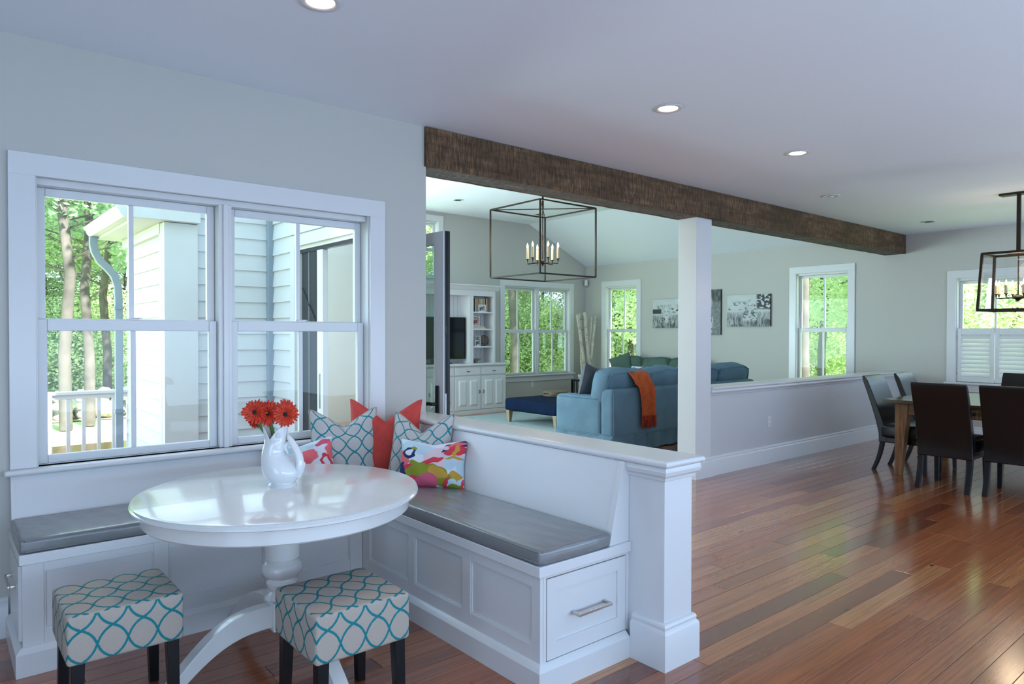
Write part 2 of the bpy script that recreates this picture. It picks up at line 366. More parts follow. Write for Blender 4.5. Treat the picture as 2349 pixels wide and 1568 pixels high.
        if parent is not None:
            o.parent = parent
            if world:
                mw = Matrix.Translation(parent.location) @ Matrix.Rotation(parent.rotation_euler[2], 4, 'Z')
                o.matrix_parent_inverse = mw.inverted()
        return o
def copy_tree(o, parent=None):
    c = o.copy(); C.objects.link(c)
    if parent is not None: c.parent = parent
    for ch in [q for q in bpy.data.objects if q.parent == o]: copy_tree(ch, c)
    return c
def bx(name, lo, hi, mat, parent=None, bevel=0.0, **kw): return MB().box(lo, hi).build(name, mat, parent, bevel, **kw)

YW, XR, YF, ZC = 4.08, 10.78, 10.43, 2.872
XL, YB = -2.6, -3.4            # kitchen left and back walls
XE = 2.63                      # end of the window wall
# ------------------------------------------------------------------ the room shell
def wall(name, axis, a0, a1, u0, u1, z0, z1, holes, mat, label, cat='wall'):
    us = sorted({u0, u1} | {q for h in holes for q in h[:2]}); zs = sorted({z0, z1} | {q for h in holes for q in h[2:]})
    m = MB()
    for i in range(len(us) - 1):
        # merge vertical runs
        run = None
        for j in range(len(zs) - 1):
            cu, cz = (us[i] + us[i + 1]) / 2, (zs[j] + zs[j + 1]) / 2
            solid = not any(h[0] < cu < h[1] and h[2] < cz < h[3] for h in holes)
            if solid and run is None: run = zs[j]
            if (not solid or j == len(zs) - 2) and run is not None:
                top = zs[j + 1] if solid else zs[j]
                if axis == 'y': m.box((us[i], a0, run), (us[i + 1], a1, top))
                else: m.box((a0, us[i], run), (a1, us[i + 1], top))
                run = None
    return tag(m.build(name, mat), label, cat, kind='structure')
KW = (0.385, 2.195, 0.795, 2.21)          # kitchen window opening x0 x1 z0 z1
wall('wall_left', 'y', YW, YW + 0.15, XL, XE, -0.02, ZC, [KW], 'wall_paint', 'pale greige wall around the twin breakfast window')
RW1, RW2, DW = (9.02, 9.86, 0.62, 2.42), (4.87, 5.71, 0.62, 2.42), (1.62, 3.41, 0.79, 2.21)
wall('wall_right', 'x', XR, XR + 0.15, YB, YF + 0.15, -0.02, ZC + 0.1, [RW1, RW2, DW], 'wall_paint', 'long greige wall carrying the three canvas photographs')
TW, UW = (8.51, 10.29, 0.62, 2.38), (6.10, 6.98, 2.45, 3.45)
wall('wall_far', 'y', YF, YF + 0.15, 2.4, XR + 0.15, -0.02, 3.75, [TW, UW], 'wall_paint', 'greige gable wall behind the television cabinet')
DO = (4.90, 6.08, -0.02, 2.225)            # side door opening y0 y1
wall('wall_side', 'x', 2.56, 2.68, YW + 0.15, YF, -0.02, 3.75, [DO], 'wall_paint', 'living room side wall with the glazed door opening')
wall('wall_back', 'y', YB - 0.1, YB, XL - 0.1, XR + 0.15, -0.02, ZC, [], 'wall_paint', 'kitchen wall behind the viewer')
wall('wall_kitchen', 'x', XL - 0.1, XL, YB, YW + 0.15, -0.02, ZC, [], 'wall_paint', 'kitchen end wall left of the breakfast corner')
tag(bx('wall_header', (XE - 0.01, YW + 0.03, 2.82), (XR, YW + 0.17, 3.75), 'wall_paint'), 'painted wall above the rough wooden beam', 'wall', kind='structure')
tag(bx('ceiling', (XL - 0.1, YB - 0.1, ZC), (XR + 0.15, YW + 0.04, ZC + 0.12), 'ceiling_paint'), 'flat white kitchen and dining ceiling with recessed lights', 'ceiling', kind='structure')
vm = MB().box((2.4, YW + 0.05, 3.62), (9.15, YF + 0.15, 3.74))
vm.prism([(9.15, 3.62), (XR + 0.16, ZC + 0.003 - 0.076), (XR + 0.16, ZC + 0.06), (9.15, 3.74)], 'y', YW + 0.05, YF + 0.15)
tag(vm.build('ceiling', 'ceiling_paint'), 'vaulted white living room ceiling sloping to the right', 'ceiling', kind='structure')

# floor: slab below, boards on top
fl = tag(bx('floor', (XL - 0.1, YB - 0.1, -0.12), (XR + 0.15, YF + 0.15, -0.02), 'soil_bark'), 'glossy reddish heart pine plank floor', 'floor', kind='structure')
rows = []; y = -1.60; rg = random.Random(11)
boards = []
PW = 0.112
while y < YF:
    x = XL + rg.uniform(-1.5, 0)
    while x < XR:
        L = rg.choice([0.7, 1.0, 1.3, 1.7, 2.2, 2.6]) * rg.uniform(0.85, 1.15)
        boards.append((max(XL, x), min(XR, x + L), y, y + PW, min(1, max(0, rg.gauss(0.5, 0.29))))); x += L
    y += PW
def vis(b):
    xc, yc = (b[0] + b[1]) / 2, (b[2] + b[3]) / 2
    d = xc * fwd.x + yc * fwd.y
    if d < 0.8: return -1
    s_ = xc * right.x + yc * right.y
    if abs(s_ / d) > 0.80: return -1
    if yc > 4.1: return -1
    if xc < 2.45 and yc > 3.6: return -1
    return (b[1] - b[0]) / d
boards = [b for b in boards if b[1] - b[0] > 0.02]
order = sorted(boards, key=vis, reverse=True)
def plank(m, b, g=0.0009):
    x0, x1, y0, y1 = b[0] + g, b[1] - g, b[2] + g, b[3] - g; e = 0.0012
    m.add([(x0, y0, -0.02), (x1, y0, -0.02), (x1, y1, -0.02), (x0, y1, -0.02), (x0, y0, -e), (x1, y0, -e), (x1, y1, -e), (x0, y1, -e),
           (x0 + e, y0 + e, 0), (x1 - e, y0 + e, 0), (x1 - e, y1 - e, 0), (x0 + e, y1 - e, 0)],
          [(8, 9, 10, 11), (0, 1, 5, 4), (1, 2, 6, 5), (2, 3, 7, 6), (3, 0, 4, 7), (4, 5, 9, 8), (5, 6, 10, 9), (6, 7, 11, 10), (7, 4, 8, 11)])
def tone_attr(o, tones, per):
    a = o.data.attributes.new('tone', 'FLOAT', 'FACE')
    a.data.foreach_set('value', [t_ for t_ in tones for _ in range(per)])
for b in order[:298]:
    m = MB(); plank(m, b); o = m.build('plank', 'heart_pine', fl, normals=False); tone_attr(o, [b[4]], 9)
m = MB(); rest = order[298:]
for b in rest: plank(m, b)
m2 = m.build('planks_beyond', 'heart_pine', fl, normals=False); tone_attr(m2, [b[4] for b in rest], 9); m2['kind'] = 'stuff'
bb = bx('subfloor_fill', (XL, YB, -0.02), (XR, -1.6, 0), 'heart_pine', fl); tone_attr(bb, [0.5], 6)

# ------------------------------------------------------------------ windows: (u along the wall, z, d outward) -> world
def make_window(name, T, u0, u1, z0, z1, label, twin=False, casing=0.105, sillw=0.06, apron=True, shutters=False, wall_t=0.15, below=0.10):
    e = empty(name, T(u0, z0, 0), 0, label, 'window', kind='structure')
    def bar(nm, a0, a1, b0, b1, d0, d1, mat='white_trim', par=e, bev=0.003):
        m = MB()
        vs_ = [T(a0, b0, d0), T(a1, b0, d0), T(a1, b0, d1), T(a0, b0, d1), T(a0, b1, d0), T(a1, b1, d0), T(a1, b1, d1), T(a0, b1, d1)]
        m.add(vs_, [(0, 3, 2, 1), (4, 5, 6, 7), (0, 1, 5, 4), (1, 2, 6, 5), (2, 3, 7, 6), (3, 0, 4, 7)])
        o = m.build(nm, mat, None, bev)
        if par is not None: o.parent = par; o.matrix_parent_inverse = Matrix.Translation(-par.location) if par is e else Matrix.Identity(4)
        return o
    c = casing
    bar('casing', u0 - c, u0 + 0.004, z0, z1, -0.022, 0.0); bar('casing', u1 - 0.004, u1 + c, z0, z1, -0.022, 0.0); bar('casing', u0 - c, u1 + c, z1 - 0.004, z1 + c, -0.024, 0.0)
    bar('sill', u0 - c - 0.025, u1 + c + 0.025, z0 - 0.028, z0, -sillw, 0.055, bev=0.009)
    if apron: bar('apron', u0 - c, u1 + c, z0 - 0.028 - below, z0 - 0.028, -0.018, 0.0)
    bar('jamb', u0, u0 + 0.012, z0, z1, 0.0, wall_t); bar('jamb', u1 - 0.012, u1, z0, z1, 0.0, wall_t)
    bar('head_jamb', u0 + 0.012, u1 - 0.012, z1 - 0.035, z1, 0.03, wall_t); bar('outer_sill', u0 + 0.012, u1 - 0.012, z0 - 0.012, z0 + 0.003, 0.0552, wall_t + 0.03)
    spans = [(u0 + 0.014, u1 - 0.014)]
    if twin:
        mc = (u0 + u1) / 2; bar('mullion', mc - 0.036, mc + 0.036, z0, z1 - 0.03, 0.02, wall_t)
        bar('mullion_bead', mc - 0.014, mc + 0.014, z0, z1 - 0.03, 0.004, 0.02)
        spans = [(u0 + 0.014, mc - 0.038), (mc + 0.038, u1 - 0.014)]
    zm = (z0 + z1) / 2 - 0.02
    for (a, b) in spans:
        for (s0, s1, d0, st, r0, r1, nm) in ((zm - 0.006, z1 - 0.036, 0.095, 0.040, 0.045, 0.042, 'upper_sash'), (z0 + 0.0035, zm + 0.034, 0.055, 0.042, 0.040, 0.058, 'lower_sash')):
            d1 = d0 + 0.034
            m = MB()
            def q(a0, a1, b0, b1, dd0=d0, dd1=d1):
                m.add([T(a0, b0, dd0), T(a1, b0, dd0), T(a1, b0, dd1), T(a0, b0, dd1), T(a0, b1, dd0), T(a1, b1, dd0), T(a1, b1, dd1), T(a0, b1, dd1)], [(0, 3, 2, 1), (4, 5, 6, 7), (0, 1, 5, 4), (1, 2, 6, 5), (2, 3, 7, 6), (3, 0, 4, 7)])
            q(a, a + st, s0, s1); q(b - st, b, s0, s1); q(a + st, b - st, s0, s0 + r0); q(a + st, b - st, s1 - r1, s1)
            so = m.build(nm, 'vinyl', None, 0.004); so.parent = e; so.matrix_parent_inverse = Matrix.Translation(-e.location)
            mid = (a + b) / 2
            bar('muntin', mid - 0.012, mid + 0.012, s0 + r0, s1 - r1, d0 + 0.004, d1 - 0.002, 'vinyl', so)
            bar('pane', a + st, mid - 0.012, s0 + r0, s1 - r1, d0 + 0.015, d0 + 0.019, 'pane_glass', so, 0)
            bar('pane', mid + 0.012, b - st, s0 + r0, s1 - r1, d0 + 0.015, d0 + 0.019, 'pane_glass', so, 0)
            if nm == 'lower_sash':
                bar('sash_lock', mid - 0.035, mid + 0.030, s1, s1 + 0.008, d0 + 0.006, d0 + 0.028, 'white_trim', so, 0.002)
                bar('lock_lever', mid - 0.010, mid + 0.045, s1 + 0.008, s1 + 0.014, d0 + 0.010, d0 + 0.020, 'white_trim', so, 0.002)
    if shutters:
        pairs = 4; wd = (u1 - u0 - 0.03) / pairs
        for k in range(pairs):
            a = u0 + 0.015 + k * wd + 0.003; b = u0 + 0.015 + (k + 1) * wd - 0.003; zt = z0 + 0.735; zb = z0 + 0.008; st = 0.048
            sh = bar('shutter', a, a + st, zb, zt, 0.004, 0.030)
            bar('stile', b - st, b, zb, zt, 0.004, 0.030, par=sh); bar('rail', a + st, b - st, zb, zb + 0.075, 0.004, 0.030, par=sh); bar('rail', a + st, b - st, zt - 0.085, zt, 0.004, 0.030, par=sh)
            nsl = 10; z_lo = zb + 0.075; ph = (zt - 0.085 - z_lo) / nsl
            for i in range(nsl):
                zc_ = z_lo + (i + 0.5) * ph; m = MB()
                h_, dd = 0.028, 0.024
                pts = [(zc_ - 0.029, -0.002), (zc_ - 0.024, -0.006), (zc_ + 0.029, 0.032), (zc_ + 0.024, 0.036)]
                m.add([T(a + st, z_, d_) for z_, d_ in pts] + [T(b - st, z_, d_) for z_, d_ in pts], [(0, 1, 2, 3), (7, 6, 5, 4), (0, 4, 5, 1), (1, 5, 6, 2), (2, 6, 7, 3), (3, 7, 4, 0)])
                so = m.build('slat', 'white_trim', sh)
            bar('hinge', a - 0.006 if k % 2 == 0 else b, a if k % 2 == 0 else b + 0.006, zt - 0.13, zt - 0.09, 0.0, 0.008, 'steel', sh, 0)
            bar('hinge', a - 0.006 if k % 2 == 0 else b, a if k % 2 == 0 else b + 0.006, zb + 0.09, zb + 0.13, 0.0, 0.008, 'steel', sh, 0)
    return e
def T_y(y0): return lambda u, z, d: (u, y0 + d, z)
def T_x(x0): return lambda u, z, d: (x0 + d, u, z)
make_window('window_1', T_y(YW), KW[0], KW[1], KW[2], KW[3], 'large white twin double-hung window over the breakfast bench', True, apron=False)
make_window('window_2', T_y(YF), TW[0], TW[1], TW[2], TW[3], 'white twin window beside the television cabinet', True)
make_window('window_3', T_x(XR), RW1[0], RW1[1], RW1[2], RW1[3], 'white single window in the corner beside the birch poles')
make_window('window_4', T_x(XR), RW2[0], RW2[1], RW2[2], RW2[3], 'white single window above the end of the low wall')
make_window('window_5', T_x(XR), DW[0], DW[1], DW[2], DW[3], 'dining room window half covered by white louvred shutters', True, shutters=True)
make_window('window_6', T_y(YF), UW[0], UW[1], UW[2], UW[3], 'small high window above the television cabinet', casing=0.10, below=0.08)

# ------------------------------------------------------------------ beam, post, low walls, peninsula
BZ0, BZ1, BY0, BY1 = 2.598, ZC - 0.002, 4.052, 4.335
bm_ = empty('ceiling_beam', (XE, BY0, BZ0), 0, 'rough reclaimed brown wooden beam under the ceiling', 'beam')
nn = 60
def rough_board(y0, y1, z0, z1, x0, x1, amp, mat, nm):
    m = MB(); r_ = random.Random(5)
    for i in range(nn + 1):
        x = x0 + (x1 - x0) * i / nn; a = [r_.uniform(-amp, amp) for _ in range(4)]
        m.v += [(x, y0 + a[0], z0 + a[1]), (x, y1 + a[2] * 0.4, z0 + a[3]), (x, y1, z1), (x, y0 + a[2], z1)]
    for i in range(nn):
        for k in range(4): m.f.append((i * 4 + k, i * 4 + (k + 1) % 4, (i + 1) * 4 + (k + 1) % 4, (i + 1) * 4 + k))
    m.f += [(3, 2, 1, 0), tuple(nn * 4 + k for k in range(4))]
    return m.build(nm, mat, bm_, 0.004, 2, world=True)
rough_board(BY0, BY0 + 0.035, BZ0, BZ1, XE - 0.014, XR - 0.005, 0.0022, 'barn_beam', 'face_board')
rough_board(BY0 + 0.035, BY1 - 0.03, BZ0 + 0.001, BZ0 + 0.035, XE + 0.002, XR - 0.005, 0.0018, 'barn_beam_grey', 'underside_board')
rough_board(BY1 - 0.03, BY1, BZ0, BZ1, XE + 0.002, XR - 0.005, 0.0020, 'barn_beam', 'rear_board')

def base_profile(h, t_):   # (outward, z)
    return [(0, 0), (t_, 0), (t_, h - 0.045), (t_ - 0.004, h - 0.036), (t_ - 0.011, h - 0.028), (t_ - 0.009, h - 0.016), (t_ - 0.012, h - 0.008), (t_ - 0.017, h - 0.003), (0, h)]
def base_run(name, axis, pos_, sgn, a0, a1, h=0.195, t_=0.024, parent=None, world=True, label=None, mat='white_trim'):
    m = MB(); pr_ = base_profile(h, t_)
    m.prism([(pos_ + sgn * q, z) for q, z in pr_], axis, a0, a1)
    o = m.build(name, mat, parent, 0, smooth=0.5, world=world and parent is not None)
    if label: tag(o, label, 'baseboard', kind='structure')
    return o
PX0, PX1, PY0, PY1 = 5.805, 6.062, 4.108, 4.325
post = empty('support_post', (5.93, 4.2, 0), 0, 'square white post carrying the wooden beam', 'post')
bx('shaft', (PX0, PY0, 0), (PX1, PY1, BZ0 + 0.002), 'white_trim', post, 0.003, world=True)
pb = MB().sweep(base_profile(0.195, 0.022), [(PX0, PY1), (PX0, PY0), (PX1, PY0), (PX1, 4.124)])
pb.build('base_moulding', 'white_trim', post, smooth=0.5, world=True)

def cap_profile(c0, c1, ztop, over=0.045):   # closed section of a bullnose cap with a cove moulding below, across direction then z
    o_ = over; zt = ztop; th = 0.030; pts = []
    def half(sg, c):
        r_ = th / 2; k = []
        for a in range(0, 181, 30): k.append((c + sg * (o_ - r_ + r_ * math.sin(R_(a))), zt - r_ + r_ * math.cos(R_(a))))
        k += [(c + sg * (o_ - 0.014), zt - th), (c + sg * (o_ - 0.014), zt - th - 0.010), (c + sg * (o_ - 0.010), zt - th - 0.020), (c + sg * (o_ - 0.016), zt - th - 0.036), (c + sg * (o_ - 0.030), zt - th - 0.046), (c + sg * (o_ - 0.033), zt - th - 0.058), (c + sg * 0.004, zt - th - 0.062)]
        return k
    return half(1, c1) + list(reversed(half(-1, c0)))
HC = 0.905
hw = tag(bx('wall_low', (PX1 - 0.005, 4.1252, -0.02), (XR, 4.305, HC - 0.02), 'low_wall_paint'), 'low painted wall between the dining area and living room', 'wall', kind='structure')
MB().prism(cap_profile(4.125, 4.305, HC), 'x', PX1, XR).build('cap_rail', 'white_trim', hw, smooth=0.6)
base_run('baseboard_low', 'x', 4.125, -1, PX1 + 0.01, XR, label='white baseboard along the low dining wall')
base_run('baseboard_left', 'x', YW, -1, XL, 0.27, h=0.19, label='white baseboard left of the breakfast bench')
base_run('baseboard_right', 'y', XR, -1, YB, 4.11, label='white baseboard under the shuttered dining window')
base_run('baseboard_living', 'y', XR, -1, 4.32, YF, label='white baseboard behind the sofas')
base_run('baseboard_far', 'x', YF, -1, 8.2, XR, label='white baseboard under the twin living room window')
# peninsula wall with newel
QX0, QX1, QY0, BYN_ = 2.415, 2.60, 1.865, 2.060
pw = tag(bx('wall_peninsula', (QX0, QY0, -0.02), (QX1 + 0.01, YW + 0.01, HC - 0.02), 'white_trim', None, 0.002), 'white panelled peninsula wall behind the bench with squared end', 'wall', kind='structure')
CAPO = [(0, HC), (0.027, HC)] + [(0.027 + 0.015 * math.sin(R_(a)), HC - 0.015 + 0.015 * math.cos(R_(a))) for a in range(30, 181, 30)]
COVE = [(0.004, HC - 0.031), (0.026, HC - 0.031), (0.026, HC - 0.040), (0.030, HC - 0.050), (0.025, HC - 0.066), (0.012, HC - 0.078), (0.010, HC - 0.090), (0.0005, HC - 0.094)]
cp = MB().sweep(CAPO + [(0.0, HC - 0.030)], [(QX0, YW - 0.001), (QX0, QY0), (QX1 + .01, QY0), (QX1 + .01, YW - 0.001)])
cp.box((QX0, QY0, HC - 0.029), (QX1 + .01, YW - .001, HC))
cp.build('cap_rail', 'white_trim', pw, 0, smooth=0.6)
MB().sweep(COVE, [(QX0, BYN_ + .001), (QX0, QY0), (QX1 + .01, QY0), (QX1 + .01, YW - 0.001)]).build('cove_moulding', 'white_trim', pw, smooth=0.5)
MB().sweep(base_profile(0.20, 0.026), [(QX0, 2.034), (QX0, QY0), (QX1 + .01, QY0), (QX1 + .01, YW - 0.001)]).build('base_moulding', 'white_trim', pw, smooth=0.5)

# ------------------------------------------------------------------ breakfast benches
BF_L, BF_R = 3.565, 1.872       # front planes: left bench faces -Y at y, right bench faces -X at x
BX0, BYN = 0.285, 2.062         # left end x of the left bench, near end y of the right bench
SZ0, SZ1 = 0.468, 0.512
def frame_panel(mapf, u0, u1, z0, z1, panels, parent, nm='front_frame', th=0.018):
    """stiles and rails around recessed panels; mapf(u, z, out)"""
    m = MB(); us = [u0] + [q for p_ in panels for q in p_[:2]] + [u1]
    def blk(a0, a1, b0, b1, d0, d1, mm):
        mm.add([mapf(a0, b0, d0), mapf(a1, b0, d0), mapf(a1, b0, d1), mapf(a0, b0, d1), mapf(a0, b1, d0), mapf(a1, b1, d0), mapf(a1, b1, d1), mapf(a0, b1, d1)], [(0, 3, 2, 1), (4, 5, 6, 7), (0, 1, 5, 4), (1, 2, 6, 5), (2, 3, 7, 6), (3, 0, 4, 7)])
    pz0, pz1 = panels[0][2], panels[0][3]
    for i in range(0, len(us), 2): blk(us[i], us[i + 1], z0, z1, -th, 0, m)
    for p_ in panels: blk(p_[0], p_[1], z0, p_[2], -th, 0, m); blk(p_[0], p_[1], p_[3], z1, -th, 0, m)
    m.build(nm, 'white_trim', parent, 0.002, world=True)
    for p_ in panels:
        m = MB(); blk(p_[0] - 0.005, p_[1] + 0.005, p_[2] - 0.005, p_[3] + 0.005, -th - 0.006, -0.010, m); m.build('panel', 'white_trim', parent, world=True)
        e_ = MB(); q = 0.006
        for a in ((p_[0] + .0003, p_[0] + q, p_[2] + q, p_[3] - q), (p_[1] - q, p_[1] - .0003, p_[2] + q, p_[3] - q), (p_[0] + .0003, p_[1] - .0003, p_[2] + .0003, p_[2] + q), (p_[0] + .0003, p_[1] - .0003, p_[3] - q, p_[3] - .0003)): blk(a[0], a[1], a[2], a[3], -0.012, -0.004, e_)
        e_.build('panel_bead', 'white_trim', parent, world=True)
bl = empty('storage_bench', (1.0, 3.8, 0), 0, 'white panelled storage bench under the breakfast window', 'bench', 'built-in breakfast benches')
bx('carcass', (BX0 + 0.02, BF_L + 0.02, 0.0), (QX0, YW - 0.001, SZ0), 'white_trim', bl, world=True)
frame_panel(lambda u, z, d: (u, BF_L - d, z), BX0, BF_R, 0.10, SZ0, [(0.362, 0.792, 0.178, 0.425), (0.855, 1.312, 0.178, 0.425), (1.375, 1.795, 0.178, 0.425)], bl)
m = MB().sweep([(0, 0), (0.026, 0), (0.026, 0.095), (0.018, 0.105), (0.006, 0.116), (0.0003, 0.118)], [(BX0, YW - .025), (BX0, BF_L), (BF_R - .029, BF_L)])
m.build('plinth', 'white_trim', bl, smooth=0.4, world=True)
bx('seat_board', (BX0 - 0.012, BF_L - 0.014, SZ0), (QX0, YW - 0.001, SZ1), 'white_trim', bl, 0.003, world=True)
# end drawer of the left bench, facing -X
bx('end_frame', (BX0, BF_L + 0.0182, 0.118), (BX0 + 0.022, YW - 0.002, SZ0), 'white_trim', bl, world=True)
dl = bx('drawer', (BX0 - 0.012, BF_L + 0.03, 0.135), (BX0 + 0.002, YW - 0.10, 0.455), 'white_trim', bl, 0.002, world=True)
def bar_handle(par, mapf, u0, u1, z, out=0.042, th=0.013):
    m = MB()
    def blk(a0, a1, b0, b1, d0, d1): m.add([mapf(a0, b0, d0), mapf(a1, b0, d0), mapf(a1, b0, d1), mapf(a0, b0, d1), mapf(a0, b1, d0), mapf(a1, b1, d0), mapf(a1, b1, d1), mapf(a0, b1, d1)], [(0, 3, 2, 1), (4, 5, 6, 7), (0, 1, 5, 4), (1, 2, 6, 5), (2, 3, 7, 6), (3, 0, 4, 7)])
    blk(u0, u1, z, z + th, out - 0.010, out); blk(u0, u0 + th, z, z + th, 0, out - 0.010); blk(u1 - th, u1, z, z + th, 0, out - 0.010)
    o = m.build('handle', 'chrome', None, 0.0015); o['label'] = 'square chrome bar handle'
    o.parent = par; return o
hd = bar_handle(dl, lambda u, z, d: (BX0 - 0.012 - d, u, z), 3.70, 3.90, 0.335, out=0.030)
hd.matrix_parent_inverse = Matrix.Translation(-bl.location) @ Matrix.Identity(4); hd.matrix_parent_inverse = Matrix.Identity(4)
# back board under the sill, slightly leaning
m = MB(); m.hexa([(BX0 - 0.002, YW - 0.085, SZ1), (QX0 - 0.01, YW - 0.085, SZ1), (QX0 - 0.01, YW - 0.001, SZ1), (BX0 - 0.002, YW - 0.001, SZ1)], [(BX0 - 0.002, YW - 0.030, 0.767), (QX0 - 0.01, YW - 0.030, 0.767), (QX0 - 0.01, YW - 0.001, 0.767), (BX0 - 0.002, YW - 0.001, 0.767)])
m.build('backrest', 'white_trim', bl, 0.002, world=True)
m = MB(); m.hexa([(BX0 - 0.004, YW - 0.089, SZ1), (BX0 + 0.012, YW - 0.089, SZ1), (BX0 + 0.012, YW - 0.08, SZ1), (BX0 - 0.004, YW - 0.08, SZ1)], [(BX0 - 0.004, YW - 0.034, 0.767), (BX0 + 0.012, YW - 0.034, 0.767), (BX0 + 0.012, YW - 0.025, 0.767), (BX0 - 0.004, YW - 0.025, 0.767)])
m.build('edge_strip', 'white_trim', bl, world=True)

br = empty('storage_bench', (2.1, 2.8, 0), 0, 'white panelled storage bench against the peninsula with end drawer', 'bench', 'built-in breakfast benches')
bx('carcass', (BF_R + 0.02, BYN + 0.02, 0.0), (QX0 - 0.001, BF_L - 0.001, SZ0), 'white_trim', br, world=True)
frame_panel(lambda u, z, d: (BF_R - d, u, z), BYN, BF_L, 0.10, SZ0, [(2.115, 2.535, 0.178, 0.415), (2.600, 3.010, 0.178, 0.415), (3.072, 3.485, 0.178, 0.415)], br)
m = MB(); PLN = [(0, 0), (0.028, 0), (0.028, 0.092), (0.020, 0.102), (0.007, 0.112), (0, 0.115)]
m.sweep([(q if q > 0 else .0003, z) for q, z in PLN], [(BF_R, BF_L - .0265), (BF_R, BYN), (QX0 - .0265, BYN)])
m.build('plinth', 'white_trim', br, smooth=0.4, world=True)
bx('seat_board', (BF_R - 0.016, BYN - 0.014, SZ0), (QX0 - 0.001, BF_L - 0.015, SZ1), 'white_trim', br, 0.003, world=True)
m = MB()
for lo, hi in (((BF_R + .0182, BYN, 0.115), (1.905, BYN + 0.02, SZ0)), ((2.392, BYN, 0.115), (QX0 - 0.001, BYN + 0.02, SZ0)), ((1.905, BYN, 0.455), (2.392, BYN + 0.02, SZ0))): m.box(lo, hi)
m.build('end_frame', 'white_trim', br, world=True)
dr = MB()
for lo, hi in (((1.909, BYN - 0.002, 0.118), (1.962, BYN + 0.016, 0.451)), ((2.335, BYN - 0.002, 0.118), (2.388, BYN + 0.016, 0.451)), ((1.962, BYN - 0.002, 0.118), (2.335, BYN + 0.016, 0.185)), ((1.962, BYN - 0.002, 0.395), (2.335, BYN + 0.016, 0.451)), ((1.962, BYN + 0.006, 0.185), (2.335, BYN + 0.016, 0.395))): dr.box(lo, hi)
drw = dr.build('drawer', 'white_trim', br, world=True)
hd = bar_handle(drw, lambda u, z, d: (u, BYN + 0.006 - d, z), 2.052, 2.258, 0.272, out=0.05)
# leaning back of the right bench with triangular end
m = MB(); ZB = HC - 0.03
m.hexa([(QX0 - 0.125, BYN + 0.035, SZ1), (QX0 - 0.0, BYN + 0.035, SZ1), (QX0 - 0.0, YW - 0.09, SZ1), (QX0 - 0.125, YW - 0.09, SZ1)], [(QX0 - 0.030, BYN + 0.035, ZB), (QX0, BYN + 0.035, ZB), (QX0, YW - 0.032, ZB), (QX0 - 0.030, YW - 0.032, ZB)])
m.build('backrest', 'white_trim', br, 0.002, world=True)
m = MB(); m.hexa([(QX0 - 0.131, BYN - 0.0, SZ1), (QX0 - 0.001, BYN, SZ1), (QX0 - 0.001, BYN + 0.035, SZ1), (QX0 - 0.131, BYN + 0.035, SZ1)], [(QX0 - 0.036, BYN, ZB), (QX0 - 0.001, BYN, ZB), (QX0 - 0.001, BYN + 0.035, ZB), (QX0 - 0.036, BYN + 0.035, ZB)])
m.build('end_bracket', 'white_trim', br, 0.002, world=True)

def seat_cushion(lo, hi, label, loc):
    e = empty('bench_cushion', loc, 0, label, 'cushion', 'leather bench cushions')
    MB().rbox(lo, hi, 0.016, 16, 0.007).build('cover', 'grey_leather', e, smooth=1.0, world=True)
    x0, y0, z0 = lo; x1, y1, z1 = hi; r_ = 0.004
    for z in (z0 + 0.010, z1 - 0.006):
        i = 0.004; c_ = 0.014
        ring = [(x0 + i + c_, y0 + i - 0.002, z), (x1 - i - c_, y0 + i - 0.002, z), (x1 - i + 0.002, y0 + i + c_, z), (x1 - i + 0.002, y1 - i - c_, z), (x1 - i - c_, y1 - i + 0.002, z), (x0 + i + c_, y1 - i + 0.002, z), (x0 + i - 0.002, y1 - i - c_, z), (x0 + i - 0.002, y0 + i + c_, z), (x0 + i + c_, y0 + i - 0.002, z)]
        MB().tube(ring, r_, 6, caps=False).build('piping', 'grey_leather', e, smooth=1.0, world=True)
    return e
seat_cushion((BX0 - 0.008, BF_L - 0.010, SZ1 + 0.001), (QX0 - 0.13, YW - 0.088, SZ1 + 0.062), 'long grey leather cushion on the bench under the window', (1.2, 3.8, SZ1))
seat_cushion((BF_R - 0.012, BYN - 0.008, SZ1 + 0.001), (QX0 - 0.128, BF_L - 0.014, SZ1 + 0.062), 'grey leather cushion on the peninsula bench', (2.1, 2.8, SZ1))

# ------------------------------------------------------------------ round table
TX, TY, TZ, TR = 1.188, 3.014, 0.760, 0.598
tb = empty('round_table', (TX, TY, 0), 0, 'round white pedestal table in the breakfast corner', 'table')
prof = [(TR - 0.016, 0.0), (TR - 0.005, -0.003), (TR - 0.010, -0.011), (TR, -0.016), (TR, -0.024), (TR - 0.012, -0.030), (0, -0.030)]
for sg, nm in ((1, 'table_leaf'), (-1, 'table_leaf')):
    m = MB(); n = 64; vs_ = []; k = len(prof)
    for i in range(n + 1):
        a = math.pi * i / n
        for r_, z in prof[:-1]: vs_.append((r_ * math.cos(a), sg * (r_ * math.sin(a) + 0.0008), TZ + z))
    k = len(prof) - 1; fs = []
    for i in range(n):
        for j in range(k - 1): fs.append((i * k + j, (i + 1) * k + j, (i + 1) * k + j + 1, i * k + j + 1))
    fs.append(tuple(i * k for i in range(n + 1))); fs.append(tuple(i * k + k - 1 for i in range(n, -1, -1)))
    fs.append(tuple(list(range(k)) + [n * k + j for j in range(k - 1, -1, -1)]))
    m.add(vs_, fs); m.build(nm, 'white_table', tb, smooth=0.5)
MB().lathe([(TR - 0.062, TZ - 0.030), (TR - 0.040, TZ - 0.030), (TR - 0.040, TZ - 0.088), (TR - 0.046, TZ - 0.094), (TR - 0.062, TZ - 0.094), (TR - 0.062, TZ - 0.030)], 96, caps=False).build('apron', 'white_table', tb, smooth=0.5)
